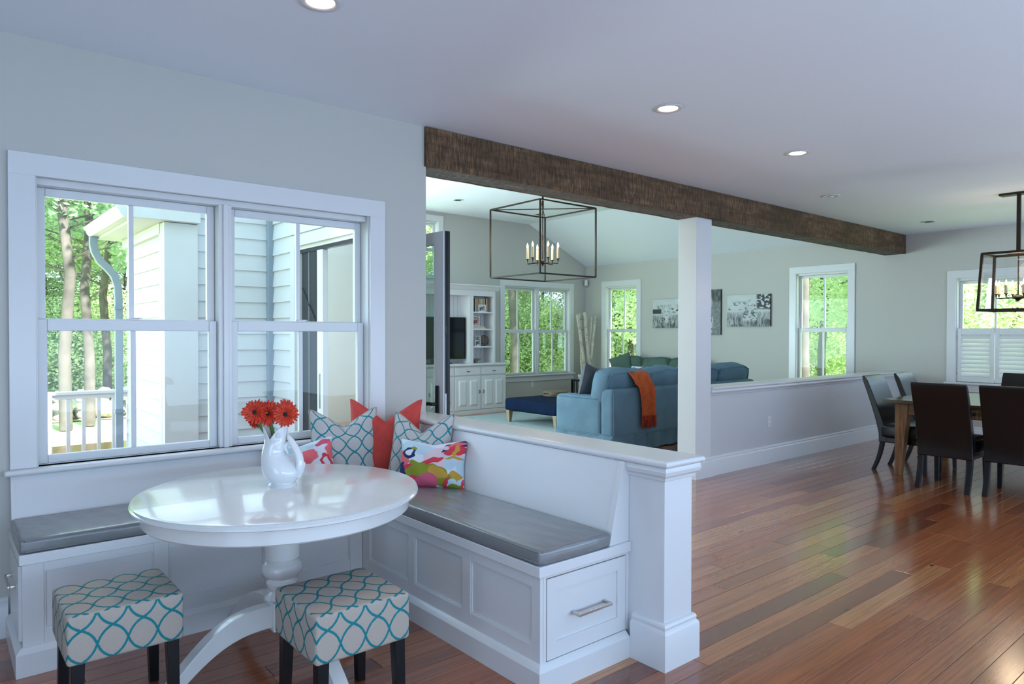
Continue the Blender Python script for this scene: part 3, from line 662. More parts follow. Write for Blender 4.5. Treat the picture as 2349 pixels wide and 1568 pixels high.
MB().lathe([(0.0, TZ - 0.03), (0.12, TZ - 0.03), (0.12, TZ - 0.06), (0.078, TZ - 0.07), (0.078, 0.46), (0.070, 0.450), (0.064, 0.447), (0.072, 0.443), (0.084, 0.428), (0.088, 0.408), (0.084, 0.390), (0.070, 0.374), (0.058, 0.368), (0.060, 0.362), (0.068, 0.350), (0.066, 0.335), (0.056, 0.318), (0.050, 0.310), (0.060, 0.300), (0.072, 0.290), (0.074, 0.282), (0.066, 0.276), (0.0, 0.276)], 40).build('column', 'white_table', tb, smooth=0.7)
MB().box((-0.062, -0.062, 0.150), (0.062, 0.062, 0.277)).build('hub', 'white_table', tb, 0.006)
def foot_mesh():
    m = MB(); n = 14; w = 0.030; top = []; bot = []
    for i in range(n + 1):
        t_ = i / n; x = 0.055 + t_ * 0.425
        zt = 0.262 * (1 - t_) + 0.062 * t_ + 0.070 * math.sin(math.pi * t_) ; zb = 0.165 * (1 - t_) + 0.0 * t_ + 0.058 * math.sin(math.pi * t_)
        if i == n: zb = 0.0
        top.append((x, zt)); bot.append((x, max(0, zb)))
    poly = top + [(0.505, 0.03), (0.505, 0.0), (0.455, 0.0)] + list(reversed(bot))[1:]
    m.prism(poly, 'y', -w, w); return m
for k in range(4):
    a = R_(186 + 90 * k) ; m = foot_mesh(); m.xf(lambda q: Vector((q.x * math.cos(a) - q.y * math.sin(a), q.x * math.sin(a) + q.y * math.cos(a), q.z)))
    m.build('foot', 'white_table', tb, 0.004, smooth=0.5)
# ------------------------------------------------------------------ upholstered stools
def stool(x, y, rz, label):
    e = empty('footstool', (x, y, 0), rz, label, 'stool', 'patterned breakfast stools')
    s_ = 0.190; MB().rbox((-s_, -s_, 0.285), (s_, s_, 0.462), 0.014, 12, 0.004).build('seat', 'trellis_stool', e, smooth=0.9, uvbox=True)
    for sx in (-1, 1):
        for sy in (-1, 1):
            a, b = 0.176, 0.132; c_, d_ = 0.178, 0.144
            m = MB(); m.hexa([(sx * d_, sy * d_, 0), (sx * c_, sy * d_, 0), (sx * c_, sy * c_, 0), (sx * d_, sy * c_, 0)], [(sx * b, sy * b, 0.30), (sx * a, sy * b, 0.30), (sx * a, sy * a, 0.30), (sx * b, sy * a, 0.30)])
            m.build('leg', 'black_wood', e, 0.002)
    for pts in (((-s_, -s_), (s_, -s_)), ((s_, -s_), (s_, s_)), ((s_, s_), (-s_, s_)), ((-s_, s_), (-s_, -s_))): pass
    return e
stool(0.540, 3.010, R_(0), 'patterned teal trellis stool at the left of the round table')
stool(1.205, 2.465, R_(0), 'patterned teal trellis stool in front of the peninsula bench')

# ------------------------------------------------------------------ throw pillows
def pillow(name, w, h, th, loc, yaw, lean, mat, label, chop=0.0, roll=0.0, n=28, paint=None, piping=None, group='throw pillows on the breakfast bench', cat='pillow'):
    """stands on its lower edge at loc; faces the direction yaw (front normal) and leans back"""
    e = empty(name, loc, 0, label, cat, group)
    def pt(u, v, side):
        U, V = 2 * u - 1, 2 * v - 1
        ew = 1 - 0.065 * (1 - V * V) * abs(U) ** 2; eh = 1 - 0.05 * (1 - U * U) * abs(V) ** 2
        x = U * w / 2 * ew; y = V * h / 2 * eh
        if chop:
            k = max(0, (V + 0.25) / 1.25) ** 1.4; y -= chop * max(0, 1 - abs(U) / .92) ** 1.2 * k; x *= 1 + 0.02 * k * (1 - abs(U))
        t_ = max(0, (1 - U ** 4) * (1 - V ** 4)) ** 0.62 * (1 - 0.25 * abs(U * V)); z = side * th / 2 * t_
        if chop: z *= 1 - 0.55 * math.exp(-(U / 0.25) ** 2) * max(0, V) ** 1.2
        z += 0.004 * math.sin(U * 9 + V * 5) * t_ * side
        return Vector((x, y, z))
    nrm = Vector((math.cos(yaw), math.sin(yaw), 0)); side_ = Vector((-math.sin(yaw), math.cos(yaw), 0))
    up_ = (Vector((0, 0, 1)) * math.cos(lean) - nrm * math.sin(lean)); out_ = nrm * math.cos(lean) + Vector((0, 0, 1)) * math.sin(lean)
    cr, sr = math.cos(roll), math.sin(roll)
    def W(q):
        x, y = q.x * cr - q.y * sr, q.x * sr + q.y * cr
        return side_ * x + up_ * (y + h / 2 * 0.955 + abs(sr) * w * 0.42) + out_ * q.z
    m = MB(); uvs = []; nv = n
    for sd in (1, -1):
        k = len(m.v)
        for j in range(nv + 1):
            for i in range(n + 1):
                q = pt(i / n, j / nv, sd); m.v.append(tuple(W(q))); uvs.append(((i / n - 0.5) * w, (j / nv - 0.5) * h, sd))
        for j in range(nv):
            for i in range(n):
                a = k + j * (n + 1) + i; f = (a, a + 1, a + n + 2, a + n + 1); m.f.append(f if sd == 1 else f[::-1])
    o = m.build('cover', mat, e, smooth=1.2, normals=False)
    uvl = o.data.uv_layers.new(name='UVMap')
    for li, lp in enumerate(o.data.loops): uvl.data[li].uv = uvs[lp.vertex_index][:2]
    if paint:
        at_ = o.data.color_attributes.new('print', 'FLOAT_COLOR', 'POINT')
        for i, q in enumerate(uvs): at_.data[i].color = paint(q[0] / w + 0.5, q[1] / h + 0.5)
    if piping:
        ring = [pt(i / n, 0, 1) for i in range(n)] + [pt(1, i / n, 1) for i in range(n)] + [pt(1 - i / n, 1, 1) for i in range(n)] + [pt(0, 1 - i / n, 1) for i in range(n + 1)]
        MB().tube([W(q) for q in ring], 0.004, 6, caps=False).build('piping', piping, e, smooth=1.2)
    return e
plain('linen', (0.42, 0.38, 0.34), 0.9, 0.1, 60, bump=0.2, bscale=600)
# abstract print: painted in cloth coordinates
PAL = {'w': srgb(226, 232, 240), 'a': srgb(196, 220, 230), 'p': srgb(228, 205, 212), 'n': srgb(22, 40, 92), 'r': srgb(222, 62, 78), 'k': srgb(240, 112, 120), 'g': srgb(140, 150, 42), 'o': srgb(206, 160, 66), 'm': srgb(214, 92, 122)}
def ell(x, y, cx, cy, rx, ry, rot=0):
    c_, s_ = math.cos(rot), math.sin(rot); dx, dy = x - cx, y - cy
    return ((dx * c_ + dy * s_) / rx) ** 2 + ((-dx * s_ + dy * c_) / ry) ** 2 < 1
def wob(x, y, k=0.0): return x + 0.018 * math.sin(y * 21 + k) + 0.008 * math.sin(y * 47 + 2 * k), y + 0.018 * math.sin(x * 19 + 1 + k) + 0.008 * math.sin(x * 43 + k)
ABS1 = [('a', .28, .80, .30, .16, -.1), ('w', .30, .63, .30, .06, 0), ('p', .70, .62, .30, .26, .2), ('k', .06, .58, .10, .20, .3), ('n', .18, .68, .105, .125, .2), ('w', .185, .69, .06, .07, 0), ('g', .23, .79, .05, .035, .3),
        ('r', .45, .50, .28, .055, .45), ('r', .28, .36, .20, .10, 0), ('g', .32, .46, .15, .055, -.25), ('g', .45, .30, .33, .15, .1), ('g', .72, .16, .25, .13, -.5), ('n', .07, .36, .055, .17, .25), ('r', .30, .14, .16, .09, 0), ('m', .47, .11, .17, .17, .2),
        ('o', .63, .31, .15, .10, -.5), ('a', .80, .52, .09, .17, .2), ('a', .96, .45, .05, .2, 0), ('r', .86, .77, .16, .125, .1), ('o', .87, .76, .035, .15, 0), ('o', .86, .60, .14, .03, 0), ('n', .96, .93, .075, .06, .4), ('n', .74, .90, .06, .035, .3), ('n', .69, .80, .035, .06, -.4), ('k', .84, .90, .18, .035, .25), ('p', .70, .84, .05, .05, 0),
        ('o', .88, .24, .085, .09, 0), ('a', .82, .09, .10, .07, .5), ('a', .96, .10, .05, .08, 0), ('r', .75, .09, .035, .12, -.2), ('g', .90, .02, .14, .05, 0), ('r', .20, .01, .14, .03, 0), ('g', .16, .10, .06, .08, 0), ('r', .99, .06, .02, .14, 0)]
ABS2 = [('w', .5, .5, .8, .8, 0), ('n', .18, .45, .16, .30, .2), ('n', .38, .18, .22, .12, .1), ('a', .42, .82, .30, .10, .1), ('k', .60, .55, .13, .22, -.4), ('m', .84, .86, .14, .07, .4), ('r', .90, .35, .10, .22, .3), ('w', .89, .36, .05, .12, .3), ('o', .80, .12, .09, .08, 0), ('p', .26, .62, .07, .09, .4), ('o', .30, .30, .05, .12, -.4), ('k', .96, .66, .07, .22, 0), ('a', .70, .18, .10, .08, 0), ('n', .06, .85, .12, .07, .4)]
def painter(lst, base='w'):
    def f(u, v):
        x, y = wob(u, v); c_ = PAL[base]
        for (k, cx, cy, rx, ry, rot) in lst:
            if ell(x, y, cx, cy, rx, ry, rot): c_ = PAL[k]
        return c_
    return f
SEAT = SZ1 + 0.062
pillow('throw_pillow', 0.41, 0.43, 0.15, (1.915, 3.86, SEAT), R_(-108), R_(14), 'trellis_pillow', 'linen pillow with teal trellis leaning on the window', chop=0.105, piping='linen')
pillow('throw_pillow', 0.46, 0.48, 0.16, (2.135, 3.80, SEAT), R_(-131), R_(13), 'red_cloth', 'plain coral red pillow in the bench corner', chop=0.13)
pillow('throw_pillow', 0.39, 0.42, 0.14, (2.185, 3.49, SEAT), R_(-146), R_(17), 'trellis_pillow_small', 'linen trellis pillow behind the bright abstract one', chop=0.115, piping='linen')
pillow('throw_pillow', 0.40, 0.28, 0.13, (2.165, 3.315, SEAT), R_(-139), R_(20), 'printed_cloth', 'small abstract pillow in olive, pink and navy', chop=0.025, n=150, paint=painter(ABS1, 'w'))
pillow('throw_pillow', 0.38, 0.255, 0.12, (1.625, 3.83, SEAT), R_(-112), R_(24), 'printed_cloth', 'small abstract pillow half hidden behind the vase', chop=0.03, roll=R_(6), n=110, paint=painter(ABS2, 'w'))

# ------------------------------------------------------------------ fish jug and gerberas
VX, VY = 1.200, 3.075
vz = empty('pitcher_vase', (VX, VY, TZ), -YAW, 'glossy white fish-shaped pitcher on the round table', 'vase')
S = 1 / 3307.0; cx0 = 560
rowsv = [(1482, 392, 818, .9), (1460, 398, 816, .9), (1440, 412, 806, .9), (1425, 425, 795, .9), (1400, 395, 815, .85), (1340, 340, 850, .82), (1260, 308, 862, .80), (1180, 297, 815, .80), (1100, 294, 735, .85), (1040, 297, 675, .9), (980, 304, 640, .95), (920, 318, 640, .95), (860, 335, 652, .95), (800, 345, 664, .92)]
m = MB(); nA = 48
def ring(y, xl, xr, k):
    c_, r_ = (xl + xr) / 2, (xr - xl) / 2; return [((c_ - cx0 + r_ * math.cos(2 * math.pi * j / nA)) * S, r_ * k * math.sin(2 * math.pi * j / nA) * S, (1482 - y) * S) for j in range(nA)]
rings = [ring(*r_) for r_ in rowsv]
# neck with a V-shaped fish mouth, tips to left and right
NU = 8
for i in range(1, NU + 1):
    t_ = i / NU; rg_ = []
    for j in range(nA):
        a = 2 * math.pi * j / nA; ca = math.cos(a)
        tip = 535 if ca > 0 else 552
        v_low = 800 - 15; ztop = v_low + (tip - v_low) * min(1, abs(ca + 0.28) / (1.28 if ca > -0.28 else 0.72)) ** 0.85
        yy = 800 + (ztop - 800) * t_
        f = (800 - yy) / 260; xl = 345 - 36 * f; xr = 664 + 28 * f; c_, r_ = (xl + xr) / 2, (xr - xl) / 2
        rg_.append(((c_ - cx0 + r_ * ca) * S, r_ * 0.80 * math.sin(a) * S, (1482 - yy) * S))
    rings.append(rg_)
vs_ = [q for r_ in rings for q in r_]; fs = [tuple(range(nA - 1, -1, -1))]
for i in range(len(rings) - 1):
    for j in range(nA): fs.append((i * nA + j, i * nA + (j + 1) % nA, (i + 1) * nA + (j + 1) % nA, (i + 1) * nA + j))
m.add(vs_, fs)
body = m.build('body', 'ceramic', vz, smooth=1.2); sm = body.modifiers.new('wall', 'SOLIDIFY'); sm.thickness = 0.004; sm.offset = -1
tail = [(830, 1340), (866, 1240), (872, 1130), (850, 1015), (808, 925), (755, 840), (708, 765), (688, 712)]
MB().tube([((x - cx0) * S, 0, (1482 - y) * S) for x, y in tail], [.018, .021, .019, .017, .016, .015, .011, .004], 12, sq=(1.0, 1.25)).build('tail_handle', 'ceramic', vz, smooth=1.2)
MB().tube([((x - cx0) * S, 0, (1482 - y) * S) for x, y in ((690, 1000), (655, 940), (650, 880), (690, 850), (740, 850))], [.004, .010, .012, .010, .012], 10).build('tail_brace', 'ceramic', vz, smooth=1.2)
MB().tube([((x - cx0) * S, 0, (1482 - y) * S) for x, y in ((900, 1170), (945, 1135), (925, 1200), (890, 1240))], [.006, .003, .006, .004], 8).build('side_fin', 'ceramic', vz, smooth=1.2)
for sd in (-1, 1):
    MB().lathe([(0.0, 0.004), (0.006, 0.0035), (0.009, 0.0), (0.012, 0.002), (0.013, 0.0)], 20).xf(lambda q: Vector(((580 - cx0) * S + q.x, sd * (0.0395 + q.z), (1482 - 712) * S + q.y))).build('eye', 'ceramic', vz, smooth=1.0)
    for k in range(3):
        pts = [((330 + 30 * k + 60 * t_ ** 2 + 190 * t_ - cx0) * S, sd * (0.80 * math.sqrt(max(0.02, 1 - ((330 + 30 * k + 60 * t_ ** 2 + 190 * t_ - 480) / 185) ** 2)) * 178 * S + 0.0005), (1482 - (1020 + 40 * k - 90 * math.sin(t_ * 2.2) + 100 * t_)) * S) for t_ in [i / 8 for i in range(9)]]
        MB().tube(pts, 0.0022, 6).build('relief_line', 'ceramic', vz, smooth=1.2)

def gerbera(px, py, depth_off, face, rad, lab, seed, zbase=None):
    """px, py in target pixels of the flower head at the vase distance plus an offset"""
    rn = random.Random(seed)
    d0 = Vector((VX, VY, 0)).dot(Vector((fwd.x, fwd.y, 0))) + depth_off
    c_ = cam.location + (fwd + rr * ((px - 1174.5) / F_PX) - uu * ((py - 784) / F_PX)) * d0 if False else Vector((0, 0, 1.45)) + (fwd + rr * ((px - 1174.5) / F_PX) - uu * ((py - 784) / F_PX)) * d0
    e = empty('gerbera_daisy', c_, 0, lab, 'flower', 'cut gerberas in the pitcher')
    z_ = Vector(face).normalized(); x_ = Vector((0, 0, 1)).cross(z_).normalized(); y_ = z_.cross(x_)
    def W(q): return x_ * q[0] + y_ * q[1] + z_ * q[2]
    for ly, (np_, r0, r1, tilt, mat) in enumerate(((24, 0.010, rad, 0.10, 'petal_red'), (20, 0.010, rad * 0.82, 0.28, 'petal_light'), (16, 0.009, rad * 0.52, 0.5, 'petal_red'))):
        m = MB()
        for k in range(np_):
            a = 2 * math.pi * (k + 0.5 * (ly % 2)) / np_ + rn.uniform(-.06, .06); L = r1 * rn.uniform(0.86, 1.08); wd = 2.4 * r1 / np_ * 1.9; tl = tilt + rn.uniform(-.12, .16)
            sec = [(r0, wd * .35), (r0 + (L - r0) * .4, wd * .9), (r0 + (L - r0) * .78, wd), (L, wd * .35)]
            pts = []
            for i, (r_, w_) in enumerate(sec):
                zz = math.sin(tl) * (r_ - r0) - 0.9 * (r_ ** 2) * (1 if ly == 0 else .4) * 4 * (0.3 + rn.random() * .2) * .5 + 0.002 * ly
                for s_ in (-.5, .5): pts.append(W((r_ * math.cos(a) - s_ * w_ * math.sin(a), r_ * math.sin(a) + s_ * w_ * math.cos(a), zz - 0.0015)))
                pts.append(W((r_ * math.cos(a), r_ * math.sin(a), zz + 0.0012)))
            fs = []
            for i in range(3):
                b = i * 3; fs += [(b, b + 2, b + 5, b + 3), (b + 2, b + 1, b + 4, b + 5)]
            m.add(pts, fs)
        m.build('petals', mat, e, smooth=1.5, normals=False)
    MB().lathe([(0.0, 0.0095), (0.005, 0.0092), (0.0085, 0.007), (0.009, 0.002)], 16).xf(lambda q: W(q)).build('flower_eye', 'flower_eye', e, smooth=1.0)
    MB().lathe([(0.008, 0.0060), (0.0105, 0.0058), (0.0118, 0.003), (0.012, 0.0)], 20, caps=False).xf(lambda q: W(q)).build('eye_ring', 'flower_ring', e, smooth=1.0)
    tgt = Vector((VX, VY, TZ + 0.12)) - c_ - right * 0.012 * rn.uniform(-1, 1)
    st = -z_ * 0.003; p1 = -z_ * 0.03 + Vector((0, 0, -0.03)); MB().tube([st, p1 * 0.6, tgt * 0.45 + p1 * 0.4, tgt], [0.005, 0.0042, 0.0042, 0.0042], 8).build('stem', 'stem_green', e, smooth=1.2)
cv = -Vector((fwd.x, fwd.y, 0))
gerbera(585, 945, -0.03, cv + Vector((-0.15, -0.1, 0.10)), 0.060, 'red gerbera at the left of the bunch, facing out', 1)
gerbera(615.5, 948, -0.005, cv + Vector((0.05, 0, 0.12)), 0.058, 'red gerbera in the middle of the bunch', 2)
gerbera(655, 950, -0.03, cv + Vector((0.12, -.05, 0.06)), 0.062, 'red gerbera at the right of the bunch, facing out', 3)
gerbera(581, 963, 0.03, Vector((-right.x, -right.y, -0.6)), 0.046, 'red gerbera drooping low behind the left bloom', 4)
gerbera(662, 932, 0.04, right * 0.8 + Vector((0, 0, 0.9)), 0.052, 'red gerbera turned away behind the right bloom', 5)
gerbera(612, 930, 0.05, Vector((0.1, 0.2, 1.0)), 0.052, 'red gerbera seen edge-on at the back of the bunch', 6)

# ------------------------------------------------------------------ recessed lights
def downlight(x, y, z, on, label, eyeball=False):
    e = empty('recessed_light', (x, y, z), 0, label, 'ceiling light', 'recessed ceiling lights')
    MB().lathe([(0.062, -0.0005), (0.088, -0.0005), (0.090, -0.004), (0.086, -0.007), (0.066, -0.007), (0.060, -0.003), (0.062, -0.0005)], 40, caps=False).build('trim_ring', 'white_trim', e, smooth=0.8)
    if on:
        MB().lathe([(0.0, -0.0015), (0.061, -0.0015)], 32).build('lamp_face', 'lamp_on', e)
        d = bpy.data.lights.new('downlight_glow', 'SPOT'); d.energy = 14; d.color = (1, .78, .56); d.spot_size = R_(130); d.spot_blend = .6; d.shadow_soft_size = .06
        lo_ = bpy.data.objects.new('downlight_glow', d); C.objects.link(lo_); lo_.parent = e; lo_.location = (0, 0, -.02)
    elif eyeball:
        MB().lathe([(0.0, -0.0035), (0.061, -0.0015)], 32).build('baffle', 'steel', e); MB().lathe([(0.0, -0.016), (0.020, -0.014), (0.026, -0.004)], 24).build('lamp_face', 'white_trim', e, smooth=0.8)
    else: MB().lathe([(0.0, -0.0015), (0.061, -0.0015)], 32).build('lamp_face', 'plaque_white', e)
downlight(3.58, 2.75, ZC, True, 'lit recessed light, the largest in view over the open floor')
downlight(5.24, 2.77, ZC, True, 'lit recessed light nearer the low wall')
downlight(7.14, 3.41, ZC, False, 'unlit adjustable recessed light near the beam', True)
downlight(9.72, 3.39, ZC, False, 'unlit recessed light near the far end of the beam')
downlight(1.29, 2.83, ZC, True, 'lit recessed light above the round table')
downlight(6.60, 9.28, 3.62, False, 'unlit recessed light above the television cabinet')
downlight(8.53, 9.45, 3.62, False, 'unlit recessed light seen through the square lantern')

# ------------------------------------------------------------------ lanterns
def candle(e, x, y, z, h=0.10, r_=0.0125, mat='candle_wax'):
    c_ = MB().lathe([(0.0, 0), (r_, 0), (r_, h), (r_ * .7, h + 0.003), (0, h + 0.003)], 14, (x, y, z)).build('candle_sleeve', mat, e, smooth=0.6)
    MB().lathe([(0.0, 0), (0.006, 0.002), (0.0105, 0.014), (0.0085, 0.028), (0.004, 0.042), (0.001, 0.052)], 12, (x, y, z + h + 0.003)).build('bulb', 'bulb_on', c_, smooth=1.0)
    MB().lathe([(0.004, -0.03), (0.007, -0.02), (0.008, -0.008), (0.019, -0.004), (0.019, 0.0), (0, 0)], 14, (x, y, z)).build('candle_cup', 'bronze', c_, smooth=0.8)
L1 = empty('lantern_chandelier', (5.02, 5.50, 0), 0, 'open square bronze lantern chandelier in the living room', 'chandelier', 'lantern chandeliers')
hs, z0, z1, bw = 0.398, 2.045, 2.775, 0.0072
for sx in (-1, 1):
    for sy in (-1, 1): bx('corner_bar', (sx * hs - bw, sy * hs - bw, z0), (sx * hs + bw, sy * hs + bw, z1), 'bronze', L1)
for z in (z0, z1):
    for s_ in (-1, 1):
        bx('frame_bar', (-hs, s_ * hs - bw, z - bw), (hs, s_ * hs + bw, z + bw), 'bronze', L1); bx('frame_bar', (s_ * hs - bw, -hs, z - bw), (s_ * hs + bw, hs, z + bw), 'bronze', L1)
for s_ in (1, -1): MB().tube([(-hs, -s_ * hs, z1), (hs, s_ * hs, z1)], 0.005, 6).build('cross_rod', 'bronze', L1)
MB().tube([(0, 0, 2.23), (0, 0, z1)], 0.006, 8).build('inner_stem', 'bronze', L1); MB().tube([(0, 0, z1), (0, 0, 3.60)], 0.011, 8).build('stem', 'bronze', L1)
MB().lathe([(0, 3.619), (0.07, 3.619), (0.07, 3.600), (0.02, 3.585), (0, 3.585)], 24).build('ceiling_canopy', 'bronze', L1, smooth=0.6)
MB().lathe([(0, 2.165), (0.008, 2.170), (0.006, 2.18), (0.022, 2.19), (0.026, 2.21), (0.018, 2.23), (0.0, 2.24)], 18).build('hub', 'bronze', L1, smooth=1.0)
for k in range(6):
    a = 2 * math.pi * k / 6 + R_(8); x, y = 0.165 * math.cos(a), 0.165 * math.sin(a)
    MB().tube([(0.02 * math.cos(a), 0.02 * math.sin(a), 2.205), (x, y, 2.192), (x, y, 2.216)], 0.005, 6).build('arm', 'bronze', L1); candle(L1, x, y, 2.245, 0.115)
pl = bpy.data.lights.new('lantern_glow', 'POINT'); pl.energy = 10; pl.color = (1, .75, .5); pl.shadow_soft_size = 0.15; po = bpy.data.objects.new('lantern_glow', pl); C.objects.link(po); po.parent = L1; po.location = (0, 0, 2.45)

L2 = empty('lantern_chandelier', (8.40, 2.105, 0), 0, 'glazed bronze lantern chandelier over the dining table', 'chandelier', 'lantern chandeliers')
zb, zt = 1.690, 2.262; tx, ty, bx_, by_ = 0.195, 0.258, 0.235, 0.285; bw = 0.012
cor = {}
for sx in (-1, 1):
    for sy in (-1, 1):
        MB().tube([(sx * bx_, sy * by_, zb), (sx * tx, sy * ty, zt)], bw, 4).build('corner_bar', 'bronze', L2)
for z, ax, ay in ((zb, bx_, by_), (zt, tx, ty)):
    for s_ in (-1, 1):
        MB().tube([(-ax, s_ * ay, z), (ax, s_ * ay, z)], bw, 4).build('frame_bar', 'bronze', L2); MB().tube([(s_ * ax, -ay, z), (s_ * ax, ay, z)], bw, 4).build('frame_bar', 'bronze', L2)
for s_ in (-1, 1):
    MB().add([(s_ * bx_, -by_, zb), (s_ * bx_, by_, zb), (s_ * tx, ty, zt), (s_ * tx, -ty, zt)], [(0, 1, 2, 3)]).build('glass_pane', 'lantern_glass', L2)
    MB().add([(-bx_, s_ * by_, zb), (bx_, s_ * by_, zb), (tx, s_ * ty, zt), (-tx, s_ * ty, zt)], [(0, 1, 2, 3)]).build('glass_pane', 'lantern_glass', L2)
MB().tube([(-tx, -ty, zt), (tx, ty, zt)], 0.006, 6).build('cross_rod', 'bronze', L2); MB().tube([(-tx, ty, zt), (tx, -ty, zt)], 0.006, 6).build('cross_rod', 'bronze', L2)
MB().tube([(0, 0, 1.80), (0, 0, zt)], 0.006, 8).build('inner_stem', 'bronze', L2); MB().tube([(0, 0, zt), (0, 0, ZC - 0.02)], 0.016, 4).build('stem', 'bronze', L2)
bx('ceiling_canopy', (-0.06, -0.16, ZC - 0.022), (0.06, 0.16, ZC - 0.001), 'bronze', L2, 0.003)
MB().lathe([(0, 1.775), (0.01, 1.785), (0.03, 1.80), (0.055, 1.815), (0.05, 1.825), (0.03, 1.84), (0, 1.845)], 20).build('hub', 'bronze', L2, smooth=1.0)
for k in range(8):
    a = 2 * math.pi * k / 8 + R_(22.5); x, y = 0.12 * math.cos(a), 0.19 * math.sin(a)
    MB().tube([(0, 0, 1.815), (x, y, 1.812), (x, y, 1.83)], 0.005, 6).build('arm', 'bronze', L2); candle(L2, x, y, 1.855, 0.085, 0.0145)
pl = bpy.data.lights.new('lantern_glow', 'POINT'); pl.energy = 8; pl.color = (1, .75, .5); pl.shadow_soft_size = 0.12; po = bpy.data.objects.new('lantern_glow', pl); C.objects.link(po); po.parent = L2; po.location = (0, 0, 2.08)

# ------------------------------------------------------------------ outlets and sensor
def outlet(loc, face, label):
    e = empty('wall_outlet', loc, 0, label, 'outlet', 'wall outlets')
    def bb(nm, a0, a1, z0_, z1_, d0, d1, mat, bev=0.0):
        if face == 'y': return bx(nm, (a0, -d1, z0_), (a1, -d0, z1_), mat, e, bev)
        return bx(nm, (-d1, a0, z0_), (-d0, a1, z1_), mat, e, bev)
    bb('cover_plate', -.036, .036, -.058, .058, 0, .006, 'plaque_white', .002)
    for z in (-.025, .025):
        bb('socket', -.017, .017, z - .017, z + .017, .006, .009, 'plaque_white', .002)
        bb('slot', -.009, -.006, z - .004, z + .010, .009, .0095, 'slot_dark'); bb('slot', .006, .009, z - .004, z + .010, .009, .0095, 'slot_dark')
outlet((7.21, 4.125, 0.46), 'y', 'white outlet on the low dining wall')
outlet((9.25, YF, 0.43), 'y', 'white outlet under the living room window')
sn = empty('motion_sensor', (10.70, 10.35, 2.52), R_(-45), 'small white motion sensor high in the living room corner', 'sensor')
bx('housing', (-.035, -.02, -.06), (.035, .04, .06), 'plaque_white', sn, .01); bx('lens', (-.024, -.026, -.015), (.024, -.018, .04), 'vinyl', sn, .004)
bx('bracket', (-.02, .04, -.03), (.02, .062, .03), 'plaque_white', sn)

# ------------------------------------------------------------------ side door
dj = empty('door_1', (2.62, DO[0], 0), 0, 'white glazed side door standing open with black lever handle', 'door', kind='structure')
for lo, hi in (((2.545, DO[0], 0), (2.69, DO[0] + 0.03, DO[3])), ((2.545, DO[1] - 0.03, 0), (2.69, DO[1], DO[3])), ((2.545, DO[0], DO[3] - 0.03), (2.69, DO[1], DO[3]))): bx('jamb', lo, hi, 'white_trim', dj, world=True)
LW, LTH, LZ = 0.815, 0.045, 2.172           # leaf swung right round against the wall end
HGX, HGY = 2.705, 4.895; ldir = Vector((0.088, -0.996, 0)).normalized(); lnrm = Vector((-ldir.y, ldir.x, 0))
def LM(l, t_, z): return Vector((HGX, HGY, 0)) + ldir * l + lnrm * t_ + Vector((0, 0, z))
def lblk(m, l0, l1, t0, t1, z0_, z1_): return m.add([LM(l0, t0, z0_), LM(l1, t0, z0_), LM(l1, t1, z0_), LM(l0, t1, z0_), LM(l0, t0, z1_), LM(l1, t0, z1_), LM(l1, t1, z1_), LM(l0, t1, z1_)], [(0, 3, 2, 1), (4, 5, 6, 7), (0, 1, 5, 4), (1, 2, 6, 5), (2, 3, 7, 6), (3, 0, 4, 7)])
def lpart(nm, mat, l0, l1, t0, t1, z0_, z1_, bev=0.0): return lblk(MB(), l0, l1, t0, t1, z0_, z1_).build(nm, mat, None, bev)
lf = MB(); st, rt, rb_ = 0.105, 0.088, 0.24
lblk(lf, 0, st, 0, LTH, .01, LZ); lblk(lf, LW - st, LW, 0, LTH, .01, LZ); lblk(lf, st, LW - st, 0, LTH, .01, rb_); lblk(lf, st, LW - st, 0, LTH, LZ - rt, LZ)
leaf = lf.build('door_leaf', 'white_trim', dj, 0.003, world=True)
def sub(o, par): o.parent = par; return o
for q in (lpart('pane', 'door_glass', st, LW - st, .018, .026, rb_, LZ - rt), lpart('lock_edge', 'dark_screen', LW, LW + .003, .010, .030, .01, LZ), lpart('weather_strip', 'black_metal', LW, LW + .008, .030, LTH + .010, .01, LZ), lpart('outer_cladding', 'black_metal', 0, LW - .0, LTH + .0005, LTH + .010, .01, rb_),
          lpart('edge_bead', 'vinyl', LW, LW + .002, .0, .010, .01, LZ), lpart('lock_plate', 'steel', LW + .003, LW + .005, .013, .026, .84, 1.02), lpart('latch_bolt', 'slot_dark', LW + .003, LW + .007, .015, .024, 1.45, 1.50), lpart('escutcheon', 'black_metal', LW - .082, LW - .040, -.013, 0, .72, 1.075, .010),
          MB().tube([LM(LW - .061, -.010, .945), LM(LW - .061, -.050, .945), LM(LW - .10, -.060, .948), LM(LW - .15, -.060, .930), LM(LW - .19, -.060, .937), LM(LW - .235, -.058, .955)], [.012, .012, .014, .011, .012, .007], 10).build('lever', 'black_metal', None, smooth=1.0),
          MB().tube([LM(LW - .061, LTH + .010, .945), LM(LW - .061, LTH + .055, .945), LM(LW - .10, LTH + .062, .948), LM(LW - .19, LTH + .062, .937)], [.012, .013, .014, .009], 10).build('lever', 'black_metal', None, smooth=1.0)): sub(q, leaf)
for z in (.25, 1.1, 1.95): sub(MB().tube([LM(.0, LTH / 2, z), LM(.0, LTH / 2, z + .09)], .007, 8).build('hinge', 'black_metal', None), leaf)
